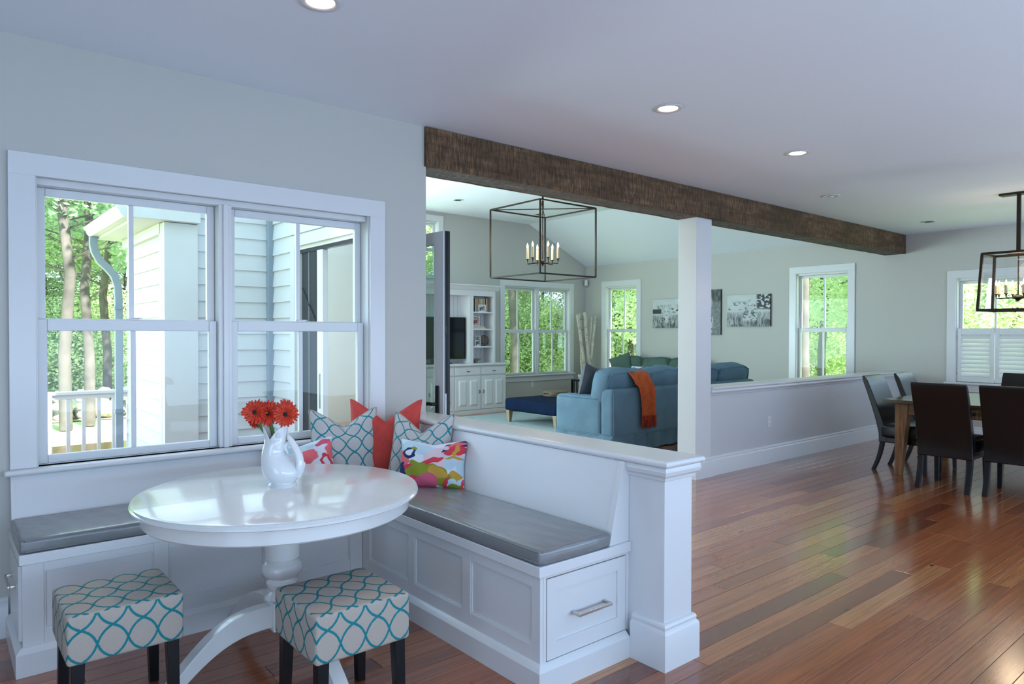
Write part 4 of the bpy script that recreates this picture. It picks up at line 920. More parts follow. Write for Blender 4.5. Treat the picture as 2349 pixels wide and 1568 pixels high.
# fixed dark leaf and stile in the far part of the opening
bx('screen_head', (2.56, DO[0] + 0.03, 2.165), (2.60, DO[1] - 0.03, DO[3] - 0.03), 'black_metal', dj, world=True)
fx = bx('screen_panel', (2.575, 5.72, 0.02), (2.590, DO[1] - 0.03, 2.165), 'dark_screen', dj, world=True)
sub(bx('screen_stile', (2.565, 5.705, 0.02), (2.600, 5.735, 2.165), 'black_metal'), fx); sub(bx('screen_mullion', (2.570, 5.885, 0.02), (2.594, 5.897, 2.165), 'steel'), fx)
sub(MB().tube([(2.572, 6.03, 1.85), (2.572, 5.75, 1.55)], 0.008, 6).build('closer_arm', 'black_metal'), fx)
ast = bx('meeting_stile', (2.560, 5.585, 0.02), (2.61, 5.700, 2.165), 'white_trim', dj, 0.003, world=True)
sub(bx('strike_plate', (2.556, 5.63, 0.80), (2.560, 5.655, 1.10), 'steel'), ast)

# ------------------------------------------------------------------ television cabinet
cb = empty('media_cabinet', (6.9, 10.2, 0), 0, 'white built-in media cabinet with open bookshelf and panelled doors', 'cabinet')
def cbx(nm, lo, hi, bev=0.002, mat='white_trim', par=None):
    o = bx(nm, lo, hi, mat, cb if par is None else par, bev, world=par is None)
    return o
FY = 9.955
cbx('base_body', (5.82, FY, 0.06), (8.165, YF - 0.001, 0.865), 0); cbx('plinth', (5.82, FY - 0.02, 0), (8.185, YF - 0.001, 0.075), .003)
cbx('counter', (5.80, FY - 0.035, 0.868), (8.205, YF - 0.001, 0.905), .008)
for k in range(4):
    a = 5.85 + k * 0.582; b = a + 0.552
    d_ = cbx('drawer', (a, FY - 0.018, 0.705), (b, FY, 0.840), .004)
    q = MB().tube([((a + b) / 2 - 0.03, FY - 0.02, 0.772), ((a + b) / 2 - 0.02, FY - 0.04, 0.768), ((a + b) / 2 + 0.02, FY - 0.04, 0.768), ((a + b) / 2 + 0.03, FY - 0.02, 0.772)], .006, 6).build('drawer_pull', 'black_metal'); sub(q, d_)
    dd = cbx('cabinet_door', (a, FY - 0.018, 0.085), (b, FY, 0.680), .004)
    for (p0, p1) in ((a + 0.065, (a + b) / 2 - 0.03), ((a + b) / 2 + 0.03, b - 0.065)):
        m = MB(); m.hexa([(p0, FY - 0.016, 0.15), (p1, FY - 0.016, 0.15), (p1, FY - 0.016, 0.615), (p0, FY - 0.016, 0.615)], [(p0 + .03, FY - 0.031, 0.18), (p1 - .03, FY - 0.031, 0.18), (p1 - .03, FY - 0.031, 0.585), (p0 + .03, FY - 0.031, 0.585)]); sub(m.build('raised_panel', 'white_trim'), dd)
    hx = b - 0.03 if k % 2 == 0 else a + 0.03
    sub(MB().tube([(hx, FY - 0.02, 0.43), (hx, FY - 0.04, 0.42), (hx, FY - 0.04, 0.38), (hx, FY - 0.02, 0.37)], .006, 6).build('door_pull', 'black_metal'), dd)
HY = 10.12
for x in (5.86, 7.455, 8.005): cbx('upright', (x, HY, 0.905), (x + 0.05 if x < 8 else x + 0.045, YF - 0.001, 2.1245), .002)
cbx('upright', (7.5055, HY, 0.905), (7.545, YF - 0.001, 2.1245), .002)
cbx('frieze', (5.86, HY, 2.125), (8.05, YF - 0.001, 2.25), .002)
m = MB(); m.prism([(HY, 2.22), (HY - 0.02, 2.24), (HY - 0.06, 2.29), (HY - 0.085, 2.305), (HY - 0.085, 2.325), (YF - 0.001, 2.325), (YF - 0.001, 2.22)], 'x', 5.80, 8.125); m.build('crown', 'white_trim', cb, world=True)
for z in (1.815, 1.505, 1.185): cbx('shelf', (7.545, HY + 0.01, z), (8.005, YF - 0.002, z + 0.025), .002)
for k in range(24):
    x = 5.92 + k * 0.087
    if x < 8.0: cbx('back_board', (x, YF - 0.020, 0.905), (x + 0.083, YF - 0.006, 2.125), .003)
tv = empty('television', (6.75, 10.24, 0.905), 0, 'black flat-screen television on the white cabinet', 'television')
bx('casing', (6.10, 10.205, 0.985), (7.43, 10.25, 1.735), 'black_metal', tv, .006, world=True); bx('screen', (6.118, 10.2005, 1.01), (7.412, 10.206, 1.717), 'screen_glass', tv, world=True)
bx('stand_neck', (6.70, 10.22, 0.92), (6.84, 10.245, 0.99), 'black_metal', tv, world=True); bx('stand_foot', (6.45, 10.15, 0.906), (7.10, 10.32, 0.922), 'black_metal', tv, .004, world=True)
# books
rb2 = random.Random(3); x = 7.552
bk = [('book_dark', .065, .255), ('book_cream', .03, .25), ('book_cream', .035, .245), ('book_tan', .035, .24), ('book_cream', .032, .25), ('book_cream', .04, .24), ('book_cream', .03, .25), ('book_cream', .03, .245), ('book_dark', .018, .24), ('book_cream', .032, .25), ('book_tan', .028, .24)]
bnames = ['thick black book at the left end of the top shelf', 'cream book beside the thick black one', 'second cream book from the black one', 'tan book among the cream ones', 'cream book right of the tan one', 'wide cream book in the middle of the row', 'cream book right of the widest one', 'cream book left of the thin dark one', 'thin dark book near the right end', 'cream book second from the right end', 'tan book at the right end of the row']
for (mt, w_, h_), lb in zip(bk, bnames):
    e = empty('book', (x, 10.25, 1.84), 0, lb, 'book', 'books on the top shelf')
    m = MB(); m.box((0, -.075, 0), (w_ - .002, -.071, h_)); m.box((0, -.075, 0), (.003, .08, h_)); m.box((w_ - .005, -.075, 0), (w_ - .002, .08, h_)); m.build('cover', mt, e)
    bx('pages', (.003, -.071, .004), (w_ - .005, .076, h_ - .004), 'paper', e); x += w_
def photo_frame(x, y, z, w_, h_, mat, pmat, label):
    e = empty('photo_frame', (x, y, z), 0, label, 'picture frame', 'small photo frames on the shelves')
    m = MB(); b = .014
    for lo, hi in (((0, 0, 0), (b, .012, h_)), ((w_ - b, 0, 0), (w_, .012, h_)), ((b, 0, 0), (w_ - b, .012, b)), ((b, 0, h_ - b), (w_ - b, .012, h_))): m.box(lo, hi)
    m.build('frame', mat, e); bx('print', (b, .005, b), (w_ - b, .010, h_ - b), pmat, e)
    MB().hexa([(w_ / 2 - .02, .012, 0), (w_ / 2 + .02, .012, 0), (w_ / 2 + .02, .07, 0), (w_ / 2 - .02, .07, 0)], [(w_ / 2 - .02, .012, h_ * .7), (w_ / 2 + .02, .012, h_ * .7), (w_ / 2 + .02, .016, h_ * .7), (w_ / 2 - .02, .016, h_ * .7)]).build('easel_back', 'black_metal', e)
t = NT('print_mono'); t.base(t.ramp(t.noise(t.obj(), 26, 3), [(.35, (.02, .02, .02, 1)), (.5, (.25, .27, .28, 1)), (.65, (.7, .72, .72, 1))])); M['print_mono'] = t.m
t = NT('print_family'); t.base(t.ramp(t.noise(t.obj(), 22, 3), [(.35, (.05, .06, .14, 1)), (.48, (.5, .10, .06, 1)), (.56, (.75, .6, .5, 1)), (.68, (.2, .25, .45, 1))])); M['print_family'] = t.m
photo_frame(7.685, 10.155, 1.84, .165, .130, 'plaque_white', 'print_mono', 'white framed photo in front of the books')
photo_frame(7.562, 10.20, 1.585, .185, .170, 'vinyl', 'print_family', 'colour family photo on the second shelf')
photo_frame(7.630, 10.20, 1.21, .135, .190, 'plaque_white', 'print_mono', 'white framed portrait beside the round basket ornament')
for i, (z, w_, mt, lb) in enumerate(((1.53, .30, 'paper', 'pale book lying flat under the family photo'), (1.556, .27, 'book_tan', 'tan book lying on top of the pale book'))):
    e = empty('book', (7.56, 10.17, z), 0, lb, 'book', 'flat books on the second shelf')
    m = MB(); m.box((0, 0, 0), (w_, .2, .003)); m.box((0, 0, .022), (w_, .2, .025)); m.box((0, 0, 0), (.003, .2, .025)); m.build('cover', mt, e); bx('pages', (.003, .003, .003), (w_ - .004, .196, .022), 'paper', e)
ob = empty('basket_ornament', (7.865, 10.24, 1.21), 0, 'round dark woven ball ornament on the third shelf', 'ornament')
for k in range(5):
    a = math.pi * k / 5; MB().tube([(0.095 * math.cos(q) * math.cos(a), 0.095 * math.cos(q) * math.sin(a), 0.1 + 0.095 * math.sin(q)) for q in [2 * math.pi * i / 24 for i in range(25)]], .006, 6).build('rib', 'basket_wood', ob, smooth=1.0)
for zz in (-.05, 0, .05): rr_ = math.sqrt(.095 ** 2 - zz ** 2); MB().tube([(rr_ * math.cos(q), rr_ * math.sin(q), .1 + zz) for q in [2 * math.pi * i / 24 for i in range(25)]], .005, 6).build('hoop', 'basket_wood', ob, smooth=1.0)
bo = empty('shallow_bowl', (7.68, 10.24, 0.906), 0, 'shallow grey metal bowl on the lowest shelf', 'bowl')
MB().lathe([(.03, 0), (.035, .006), (.03, .012), (.07, .04), (.115, .072), (.112, .074), (.066, .046), (.0, .018)], 28).build('bowl', 'jam_glass', bo, smooth=.8); MB().lathe([(.034, 0), (.036, .004), (.03, .008)], 24, caps=False).build('foot_ring', 'steel', bo, smooth=.8)

# ------------------------------------------------------------------ living room furniture
rg3 = empty('area_rug', (8.4, 7.8, 0), 0, 'pale blue-grey rug on the living room floor', 'rug')
bx('pile', (6.55, 6.05, 0.0005), (10.3, 9.72, 0.012), 'rug', rg3, .004, world=True); bx('binding', (6.53, 6.03, 0.0005), (10.32, 9.74, 0.007), 'vinyl', rg3, world=True)
# near sofa, back to the viewer
SX0, SX1, SY0, SY1 = 6.25, 9.40, 5.60, 6.60
sf = empty('slipcovered_sofa', ((SX0 + SX1) / 2, 6.1, 0), 0, 'blue slipcovered sofa with its back to the low wall', 'sofa')
def soft(nm, lo, hi, r_, mat, par, puff=.0, n=12): return MB().rbox(lo, hi, r_, n, puff).build(nm, mat, par, smooth=1.2, world=True)
soft('seat_base', (SX0 + .04, SY0 + .03, .05), (SX1 - .04, SY1 - .02, .40), .03, 'sofa_blue', sf)
soft('back_frame', (SX0 + .005, SY0, .15), (SX1 - .005, SY0 + .22, .775), .05, 'sofa_blue', sf)
soft('arm', (SX0, SY0 + .20, .15), (SX0 + .26, SY1, .665), .055, 'sofa_blue', sf, .006); soft('arm', (SX1 - .26, SY0 + .20, .15), (SX1, SY1, .665), .055, 'sofa_blue', sf, .006)
for k in range(3):
    a = SX0 + .27 + k * .878; soft('seat_cushion', (a, SY0 + .22, .39), (a + .868, SY1 - .01, .53), .05, 'sofa_blue', sf, .02)
def lean_cushion(nm, x0, x1, y0, z0_, th, h, lean, mat, par, axis='x', sgn=1, seed=0):
    m = MB().rbox((x0, 0, 0), (x1, th, h), .075, 12, .035)
    rn = random.Random(seed)
    ph = rn.uniform(0, 6)
    def f(q):
        k = .012 * math.sin(q.x * 17 + ph) * math.sin(q.z * 13 + ph) + .010 * math.sin(q.x * 31 + q.z * 9)
        y = q.y + k; z = q.z + .010 * math.sin(q.x * 11 + ph) * (q.z / h)
        y2 = y * math.cos(lean) - z * math.sin(lean); z2 = y * math.sin(lean) + z * math.cos(lean)
        if axis == 'x': return Vector((q.x, y0 + sgn * y2, z0_ + z2))
        return Vector((y0 + sgn * y2, q.x, z0_ + z2))
    m.xf(f); o = m.build(nm, mat, par, smooth=1.2, world=True)
    i_ = .035
    for yy in (.030, th - .030):       # corded seams round the two faces
        lp = [f(Vector((a, yy - .028 if yy < .1 else yy + .028, b))) for a, b in [(x0 + i_, .06), (x0 + .012, .12), (x0 + .010, h - .12), (x0 + i_, h - .03), (x0 + .10, h - .006), ((x0 + x1) / 2, h + .008), (x1 - .10, h - .006), (x1 - i_, h - .03), (x1 - .010, h - .12), (x1 - .012, .12), (x1 - i_, .06)]]
        w_ = MB().tube(lp, .006, 6).build('welt', mat, None, smooth=1.0); w_.parent = o
    return o
for k in range(4):
    a = SX0 + .03 + k * .78; lean_cushion('back_cushion', a, a + .765, SY0 + .17, .50, .25, .47, R_(10), 'sofa_blue', sf, seed=k)
def skirt(x0, x1, y0, y1, z0_, z1_, mat, par, nm='skirt'):
    per = [(x0, y0), (x1, y0), (x1, y1), (x0, y1)]; pts = []
    for k in range(4):
        a, b = Vector(per[k]), Vector(per[(k + 1) % 4]); L = (b - a).length; nseg = max(8, int(L / .03)); d = (b - a).normalized(); nrm = Vector((d.y, -d.x))
        for i in range(nseg):
            s_ = L * i / nseg; pts.append((a + d * s_, nrm, s_))
    n = len(pts)
    def f(u, v):
        p_, nrm, s_ = pts[int(round(u * n)) % n]
        amp = (1 - v) * (.016 * math.sin(s_ * 24) + .012 * math.sin(s_ * 53 + 1.3)) + .006 * math.sin(s_ * 90) * (1 - v)
        if (s_ % .62) < .03: amp -= .035 * (1 - v)
        q = p_ + nrm * (amp + .012 * (1 - v)); return (q.x, q.y, z0_ + (z1_ - z0_) * v + .004 * math.sin(s_ * 7) * (1 - v))
    m = MB().grid(f, n, 5, closed_u=True); return m.build(nm, mat, par, smooth=1.2, world=True, normals=False)
skirt(SX0 + .004, SX1 - .004, SY0 + .004, SY1 - .004, .012, .22, 'sofa_blue', sf)
for pts in ([(SX0 + .02, SY0 - .001, .72), (SX0 + .02, SY0 - .001, .22)], [(SX0 - .001, SY0 + .21, .62), (SX0 - .001, SY0 + .21, .22)], [(SX0 - .002, SY0 + .26, .645), (SX0 - .002, SY1 - .06, .645)], [(SX0 + .03, SY0 - .001, .222), (SX1 - .03, SY0 - .001, .222)], [(SX0 - .001, SY0 + .03, .222), (SX0 - .001, SY1 - .03, .222)]):
    MB().tube(pts, .005, 6).build('welt', 'sofa_blue', sf, world=True)
# throw over the back
th_ = empty('throw_blanket', (6.86, 5.60, 0.30), 0, 'orange throw with rust fringe draped over the blue sofa back', 'throw')
path = [(6.00, .70), (5.955, .84), (5.90, .930), (5.80, .968), (5.72, .950), (5.655, .89), (5.615, .82), (5.588, .78), (5.578, .66), (5.575, .52), (5.573, .42)]
def tp(s_):
    k = s_ * (len(path) - 1); i = min(int(k), len(path) - 2); f = k - i; return [path[i][j] * (1 - f) + path[i + 1][j] * f for j in (0, 1)]
def tfun(u, v):
    y_, z_ = tp(v); x_ = 6.715 + .30 * u + .05 * (1 - v) * (u - .6) - .10 * (1 - v) + .012 * math.sin(v * 9 + u * 3)
    off = .012 * math.sin(u * 14 + v * 2) * min(1, v * 1.5) + .006 * math.sin(u * 31)
    return (x_, y_ - .012 - off - (.012 if v > .6 else 0), z_ + (.016 if .1 < v < .6 else 0))
to = MB().grid(tfun, 22, 40).build('cloth', 'throw_orange', th_, smooth=1.2, world=True, normals=False); sm = to.modifiers.new('thick', 'SOLIDIFY'); sm.thickness = .007
m = MB(); rn = random.Random(9)
for i in range(46):
    u = i / 45; x_, y_, z_ = tfun(u, 1.0); L = rn.uniform(.12, .16); m.tube([(x_, y_, z_ + .01), (x_ + rn.uniform(-.008, .008), y_ - .004, z_ - L * .5), (x_ + rn.uniform(-.016, .016), y_ + rn.uniform(-.01, .004), z_ - L)], [.005, .0045, .003], 4)
m.build('fringe', 'fringe_rust', th_, world=True)
# second sofa along the right wall
s2 = empty('slipcovered_sofa', (10.2, 8.2, 0), 0, 'grey-green sofa along the wall under the canvas prints', 'sofa')
soft('seat_base', (9.80, 7.15, .05), (10.72, 9.35, .40), .03, 'sofa_green', s2); soft('back_frame', (10.50, 7.12, .15), (10.735, 9.38, .80), .05, 'sofa_green', s2)
soft('arm', (9.78, 7.10, .12), (10.60, 7.32, .64), .055, 'sofa_green', s2); soft('arm', (9.78, 9.18, .12), (10.60, 9.40, .64), .055, 'sofa_green', s2)
for k in range(3):
    a = 7.33 + k * .617; soft('seat_cushion', (9.79, a, .39), (10.5, a + .608, .54), .05, 'sofa_green', s2, .02); lean_cushion('back_cushion', a, a + .605, 10.52, .52, .24, .44, R_(10), 'sofa_green', s2, axis='y', sgn=-1, seed=20 + k)
skirt(9.80, 10.73, 7.12, 9.38, .012, .2, 'sofa_green', s2)
pillow('throw_pillow', .44, .44, .16, (10.18, 8.93, .555), R_(200), R_(14), 'sofa_green', 'sage green pillow on the far sofa', roll=R_(20), group='pillows on the sofas')
pillow('throw_pillow', .42, .30, .14, (10.12, 8.45, .555), R_(185), R_(20), 'printed_cloth', 'floral cream pillow on the far sofa', n=40, paint=painter([('g', .3, .5, .12, .2, .3), ('a', .6, .6, .15, .2, 0), ('n', .8, .3, .08, .1, 0), ('o', .2, .8, .08, .1, 0)], 'w'), group='pillows on the sofas')
pillow('throw_pillow', .46, .46, .17, (6.62, 6.36, .535), R_(105), R_(6), 'grey_velvet', 'charcoal velvet pillow on the end of the blue sofa', roll=R_(14), group='pillows on the sofas')
# ottoman
ot = empty('upholstered_ottoman', (7.8, 8.13, 0), 0, 'long navy velvet ottoman on oak legs', 'ottoman')
soft('seat', (7.14, 7.52, .20), (8.46, 8.74, .40), .04, 'navy_velvet', ot, .006)
for x_ in (7.20, 8.40):
    for y_ in (7.58, 8.68): MB().hexa([(x_ - .024, y_ - .024, .012), (x_ + .024, y_ - .024, .012), (x_ + .024, y_ + .024, .012), (x_ - .024, y_ + .024, .012)], [(x_ - .042, y_ - .042, .21), (x_ + .042, y_ - .042, .21), (x_ + .042, y_ + .042, .21), (x_ - .042, y_ + .042, .21)]).build('leg', 'pale_oak', ot, .003, world=True)
ty_ = empty('wooden_tray', (7.98, 8.42, .407), 0, 'round weathered wood slab on the navy ottoman', 'tray')
MB().lathe([(.0, 0), (.205, 0), (.212, .010), (.212, .075), (.205, .082), (.0, .082)], 36).build('tray', 'tray_wood', ty_, smooth=.5); MB().lathe([(.2122, .020), (.2145, .022), (.2145, .034), (.2122, .036)], 36, caps=False).build('band', 'basket_wood', ty_)
for k in range(2): MB().tube([((-1) ** k * .21, -.05, .045), ((-1) ** k * .235, -.03, .055), ((-1) ** k * .235, .03, .055), ((-1) ** k * .21, .05, .045)], .006, 6).build('handle', 'black_metal', ty_, smooth=1.0)
# dark magazine rack / side table behind the sofa end
mr = empty('side_table', (9.95, 9.72, 0), 0, 'small dark slatted side table near the birch poles', 'side table')
bx('top', (-.16, -.16, .50), (.16, .16, .53), 'black_wood', mr, .003)
for sx in (-1, 1):
    for sy in (-1, 1): bx('leg', (sx * .145 - .015, sy * .145 - .015, 0), (sx * .145 + .015, sy * .145 + .015, .50), 'black_wood', mr)
for k in range(4): bx('slat', (-.145 + k * .08, -.14, .14), (-.11 + k * .08, .14, .155), 'black_wood', mr)
for k in range(3): bx('side_slat', (-.16, -.09 + k * .08, .155), (-.147, -.07 + k * .08, .50), 'black_wood', mr)
# birch poles
pt_ = empty('pole_planter', (10.33, 9.98, 0), 0, 'white planter holding birch poles in the corner', 'planter')
MB().lathe([(0, 0), (.11, 0), (.165, .55), (.165, .60), (.15, .60), (.145, .55), (.0, .52)], 32).build('pot', 'white_trim', pt_, smooth=.6); MB().lathe([(.166, .555), (.172, .56), (.172, .60), (.160, .604)], 32, caps=False).build('rim', 'white_trim', pt_, smooth=.8)
poles = [((-.05, -.05), (-.205, .06), 1.83, .036, 'leftmost birch pole, leaning to the window'), ((-.08, .03), (-.06, .12), 1.86, .034, 'birch pole just right of the leftmost one'), ((.06, -.06), (-.045, .015), 1.88, .040, 'birch pole crossing in front of the others'), ((.0, .07), (.05, .16), 1.86, .038, 'brown birch pole at the back of the bunch'), ((.0, -.02), (.155, .03), 1.79, .036, 'birch pole second from the right'), ((-.02, -.07), (.27, .005), 1.80, .038, 'rightmost birch pole with the dark tip')]
for (b0, t0, h_, r_, lb) in poles:
    e = empty('birch_pole', (10.33 + b0[0], 9.98 + b0[1], .53), 0, lb, 'birch pole', 'birch poles in the planter'); rn = random.Random(int(h_ * 1000 + r_ * 1000))
    pts = []; rad = []
    for i in range(9):
        k = i / 8; pts.append(((t0[0] - b0[0]) * k + rn.uniform(-.006, .006), (t0[1] - b0[1]) * k + rn.uniform(-.006, .006), (h_ - .53) * k)); rad.append(r_ * (1.0 - .22 * k) * rn.uniform(.94, 1.06))
    st_ = MB().tube(pts, rad, 12).build('stick', 'birch_bark', e, smooth=1.0)
    MB().tube([pts[4], Vector(pts[4]) + Vector((.03, -.03, .03))], [.012, .004], 6).build('twig_stub', 'birch_bark', e)
# canvas photographs
def mix3(a, b, k): return tuple(a[i] * (1 - k) + b[i] * k for i in range(3)) + (1,)
def hsh(x, y): v = math.sin(x * 127.1 + y * 311.7) * 43758.5453; return v - math.floor(v)
def vn(x, y):
    i, j = math.floor(x), math.floor(y); f, g = x - i, y - j; f = f * f * (3 - 2 * f); g = g * g * (3 - 2 * g)
    return (hsh(i, j) * (1 - f) + hsh(i + 1, j) * f) * (1 - g) + (hsh(i, j + 1) * (1 - f) + hsh(i + 1, j + 1) * f) * g
def sst(a, b, x): k = min(1, max(0, (x - a) / (b - a))); return k * k * (3 - 2 * k)
def child_photo(kind):
    cx, cy, s_ = {'wide': (.535, .655, .150), 'left': (.44, .56, .215), 'tall': (.42, .70, .17)}[kind]
    asp = {'wide': 1.50, 'left': 1.36, 'tall': .65}[kind]
    def inside(x, y, ox, oy, rx, ry, soft=.12): return 1 - sst(1 - soft, 1 + soft, math.sqrt(((x - ox) / rx) ** 2 + ((y - oy) / ry) ** 2))
    def f(u, v):
        x, y = (u - cx) * asp, v - cy
        mx = lambda a, b, k: a * (1 - k) + b * k
        g = .86 - .10 * vn(u * 5, v * 5)
        bush = vn(u * 6 + 3, v * 5) * .6 + vn(u * 17, v * 15) * .4
        g = mx(g, .10 + .30 * vn(u * 30, v * 30), sst(.40, .52, bush) * (1 - sst(.66, .84, v)) * sst(.50, .56, v))
        if kind == 'wide': g = mx(g, mx(.06, .80, sst(.55, .70, vn(u * 26, v * 24))), sst(.66, .74, u) * sst(.50, .58, v))
        if kind == 'left': g = mx(g, .16, (1 - sst(.26, .30, u)) * sst(.48, .51, v) * (1 - sst(.64, .67, v)))
        gr_ = .50 + .40 * vn(u * 55 + 2 * math.sin(v * 9), v * 9) - .18 * (1 - v); gr_ = mx(gr_, .10 + .3 * vn(u * 70, v * 20), sst(.48, .60, vn(u * 48, v * 7 + 4)) * sst(.40, .18, v))
        g = mx(g, gr_, 1 - sst(.40, .50, v)) if kind != 'tall' else mx(.30 + .25 * vn(u * 40, v * 60), .10 + .3 * vn(u * 14, v * 10), sst(.68, .78, v))
        b_ = inside(x, v, 0, cy - s_ * 2.55, s_ * 1.75, s_ * 1.75, .10) if kind != 'tall' else inside(x, v, 0, .26, .20, .34, .1)
        dress = .78 - .45 * sst(.52, .66, vn(u * 26 + 9, v * 24))
        if math.sin((x * .6 + v) * 150) > 0 and s_ * .35 < abs(x) < s_ * 1.0 and v > cy - s_ * 2.1: dress = .06
        if v < .20 and kind != 'tall': b_ *= sst(.10, .22, v) * (1 - .6 * vn(u * 60, v * 10))
        g = mx(g, dress, b_); g = mx(g, .80, inside(x, y, 0, -s_ * 1.05, s_ * .30, s_ * .40))
        g = mx(g, .62 + .28 * vn(u * 70, v * 12), inside(x, y, 0, s_ * .10, s_ * .98, s_ * 1.20, .14))
        face = inside(x, y, 0, -s_ * .14, s_ * .68, s_ * .88, .10); fc = .84 - .14 * sst(0, s_ * .8, abs(x))
        for e_ in (-1, 1): fc = mx(fc, .12 if kind == 'wide' else .32, inside(x, y, e_ * s_ * .27, s_ * .02, s_ * .14, s_ * .075, .45))
        fc = mx(fc, .40, inside(x, y, 0, -s_ * .58, s_ * .24, s_ * .07, .4)); fc = mx(fc, .66, inside(x, y, 0, -s_ * .28, s_ * .10, s_ * .06, .5))
        g = max(0, mx(g, fc, face))
        return (g ** 1.7 * .80, g ** 1.7 * .84, g ** 1.7 * .83, 1)
    return f
def canvas(y0, y1, z0_, z1_, kind, label):
    e = empty('canvas_print', (XR, (y0 + y1) / 2, z0_), 0, label, 'canvas print', 'black and white canvases')
    bx('wrapped_edge', (XR - .034, y0, z0_), (XR - .001, y1, z1_), 'black_metal', e, .002, world=True)
    nx, nz = 170, 124; f = child_photo(kind); m = MB()
    m.grid(lambda u, v: (XR - .0352, y1 + (y0 - y1) * u, z0_ + (z1_ - z0_) * v), nx, nz)
    o = m.build('print', 'photo_print', e, world=True, normals=False); a_ = o.data.color_attributes.new('print', 'FLOAT_COLOR', 'POINT')
    k = 0
    for j in range(nz + 1):
        for i in range(nx + 1): a_.data[k].color = f(i / nx, j / nz); k += 1
canvas(7.86, 8.60, 1.555, 2.10, 'left', 'black and white canvas of a smiling child, nearest the corner window')
canvas(7.09, 7.62, 1.425, 2.235, 'tall', 'tall black and white canvas half hidden by the post')
canvas(6.14, 6.955, 1.572, 2.115, 'wide', 'black and white canvas of a child sitting in tall grass')

# ------------------------------------------------------------------ dining table and chairs
dt = empty('dining_table', (8.35, 1.9, 0), 0, 'dark topped pine dining table with tapered legs', 'table')
DX0, DX1, DY0, DY1 = 7.50, 9.02, 0.75, 3.03
for k in range(8):
    w_ = (DX1 - DX0) / 8; bx('top_board', (DX0 + k * w_ + .0008, DY0, .745), (DX0 + (k + 1) * w_ - .0008, DY1, .778), 'table_top_dark', dt, .003, world=True)
bx('apron', (DX0 + .10, DY0 + .14, .63), (DX0 + .125, DY1 - .14, .745), 'table_pine', dt, world=True); bx('apron', (DX1 - .125, DY0 + .14, .63), (DX1 - .10, DY1 - .14, .745), 'table_pine', dt, world=True)
bx('apron', (DX0 + .14, DY1 - .125, .63), (DX1 - .14, DY1 - .10, .745), 'table_pine', dt, world=True); bx('apron', (DX0 + .14, DY0 + .10, .63), (DX1 - .14, DY0 + .125, .745), 'table_pine', dt, world=True)
dw_ = bx('drawer', (DX0 + .09, 2.05, .64), (DX0 + .102, 2.42, .735), 'table_pine', dt, .002, world=True)
sub(MB().lathe([(0, 0), (.010, 0), (.010, .012), (.018, .018), (.018, .026), (0, .03)], 16).xf(lambda q: Vector((DX0 + .09 - q.z, 2.235 + q.x, .687 + q.y))).build('knob', 'black_metal', None, smooth=.8), dw_)
for sx, xx in ((1, DX0 + .085), (-1, DX1 - .085)):
    for sy, yy in ((1, DY0 + .085), (-1, DY1 - .085)):
        m = MB(); w0, w1 = .125, .062
        m.hexa([(xx, yy, 0), (xx + sx * w1, yy, 0), (xx + sx * w1, yy + sy * w1, 0), (xx, yy + sy * w1, 0)], [(xx, yy, .7448), (xx + sx * w0, yy, .7448), (xx + sx * w0, yy + sy * w0, .7448), (xx, yy + sy * w0, .7448)])
        m.build('leg', 'table_pine', dt, .003, world=True)
def chair_proto():
    """faces +X locally, rear leg feet at x=0"""
    e = empty('parsons_chair', (0, 0, 0), 0, 'x', 'chair', 'black leather dining chairs')
    hw_ = .232
    m = MB(); n = 14; fr = []; bk_ = []
    for i in range(n + 1):
        k = i / n; z = .30 + .695 * k; x = .075 - .215 * max(0, k - .10) ** 1.25; thk = .085 - .035 * k
        fr.append((x + thk, z)); bk_.append((x, z))
    fr[-1] = (fr[-1][0] - .012, fr[-1][1] - .006); bk_[-1] = (bk_[-1][0] + .010, bk_[-1][1] - .006)
    poly = fr + [((fr[-1][0] + bk_[-1][0]) / 2, 1.002)] + list(reversed(bk_))
    m.prism(poly, 'y', -hw_, hw_); m.build('backrest', 'black_leather', e, .014, 3, smooth=.9)
    MB().rbox((.09, -hw_ - .004, .345), (.545, hw_ + .004, .492), .035, 12, .012).build('seat', 'black_leather', e, smooth=1.0)
    bx('seat_rail', (.10, -hw_ + .004, .30), (.53, hw_ - .004, .36), 'black_leather', e, .01)
    MB().tube([(fr[11][0] - .05 - .004, -hw_ * .96, .885), (fr[11][0] - .05 - .004, hw_ * .96, .885)], .003, 5).xf(lambda q: Vector((q.x - .004, q.y, q.z))).build('back_seam', 'black_leather', e)
    for sy in (-1, 1):
        y0, y1 = sy * (hw_ - .005), sy * (hw_ - .048); m = MB(); m.hexa([(.505, y0, 0), (.535, y0, 0), (.535, y1 + sy * .008, 0), (.505, y1 + sy * .008, 0)], [(.490, y0, .33), (.535, y0, .33), (.535, y1, .33), (.490, y1, .33)]); m.build('front_leg', 'black_wood', e, .003)
        m = MB(); nl = 6; vs_ = []
        for i in range(nl + 1):
            k = i / nl; z = .34 * k; xo = .0 + .085 * (1 - (1 - k) ** 1.8); wd = .034 + .010 * k
            vs_ += [(xo, y0, z), (xo + wd, y0, z), (xo + wd, y1, z), (xo, y1, z)]
        fs = [(0, 3, 2, 1), tuple(nl * 4 + j for j in range(4))]
        for i in range(nl):
            for j in range(4): fs.append((i * 4 + j, i * 4 + (j + 1) % 4, (i + 1) * 4 + (j + 1) % 4, (i + 1) * 4 + j))
        m.add(vs_, fs); m.build('rear_leg', 'black_wood', e, .003)
    return e
pc = chair_proto()
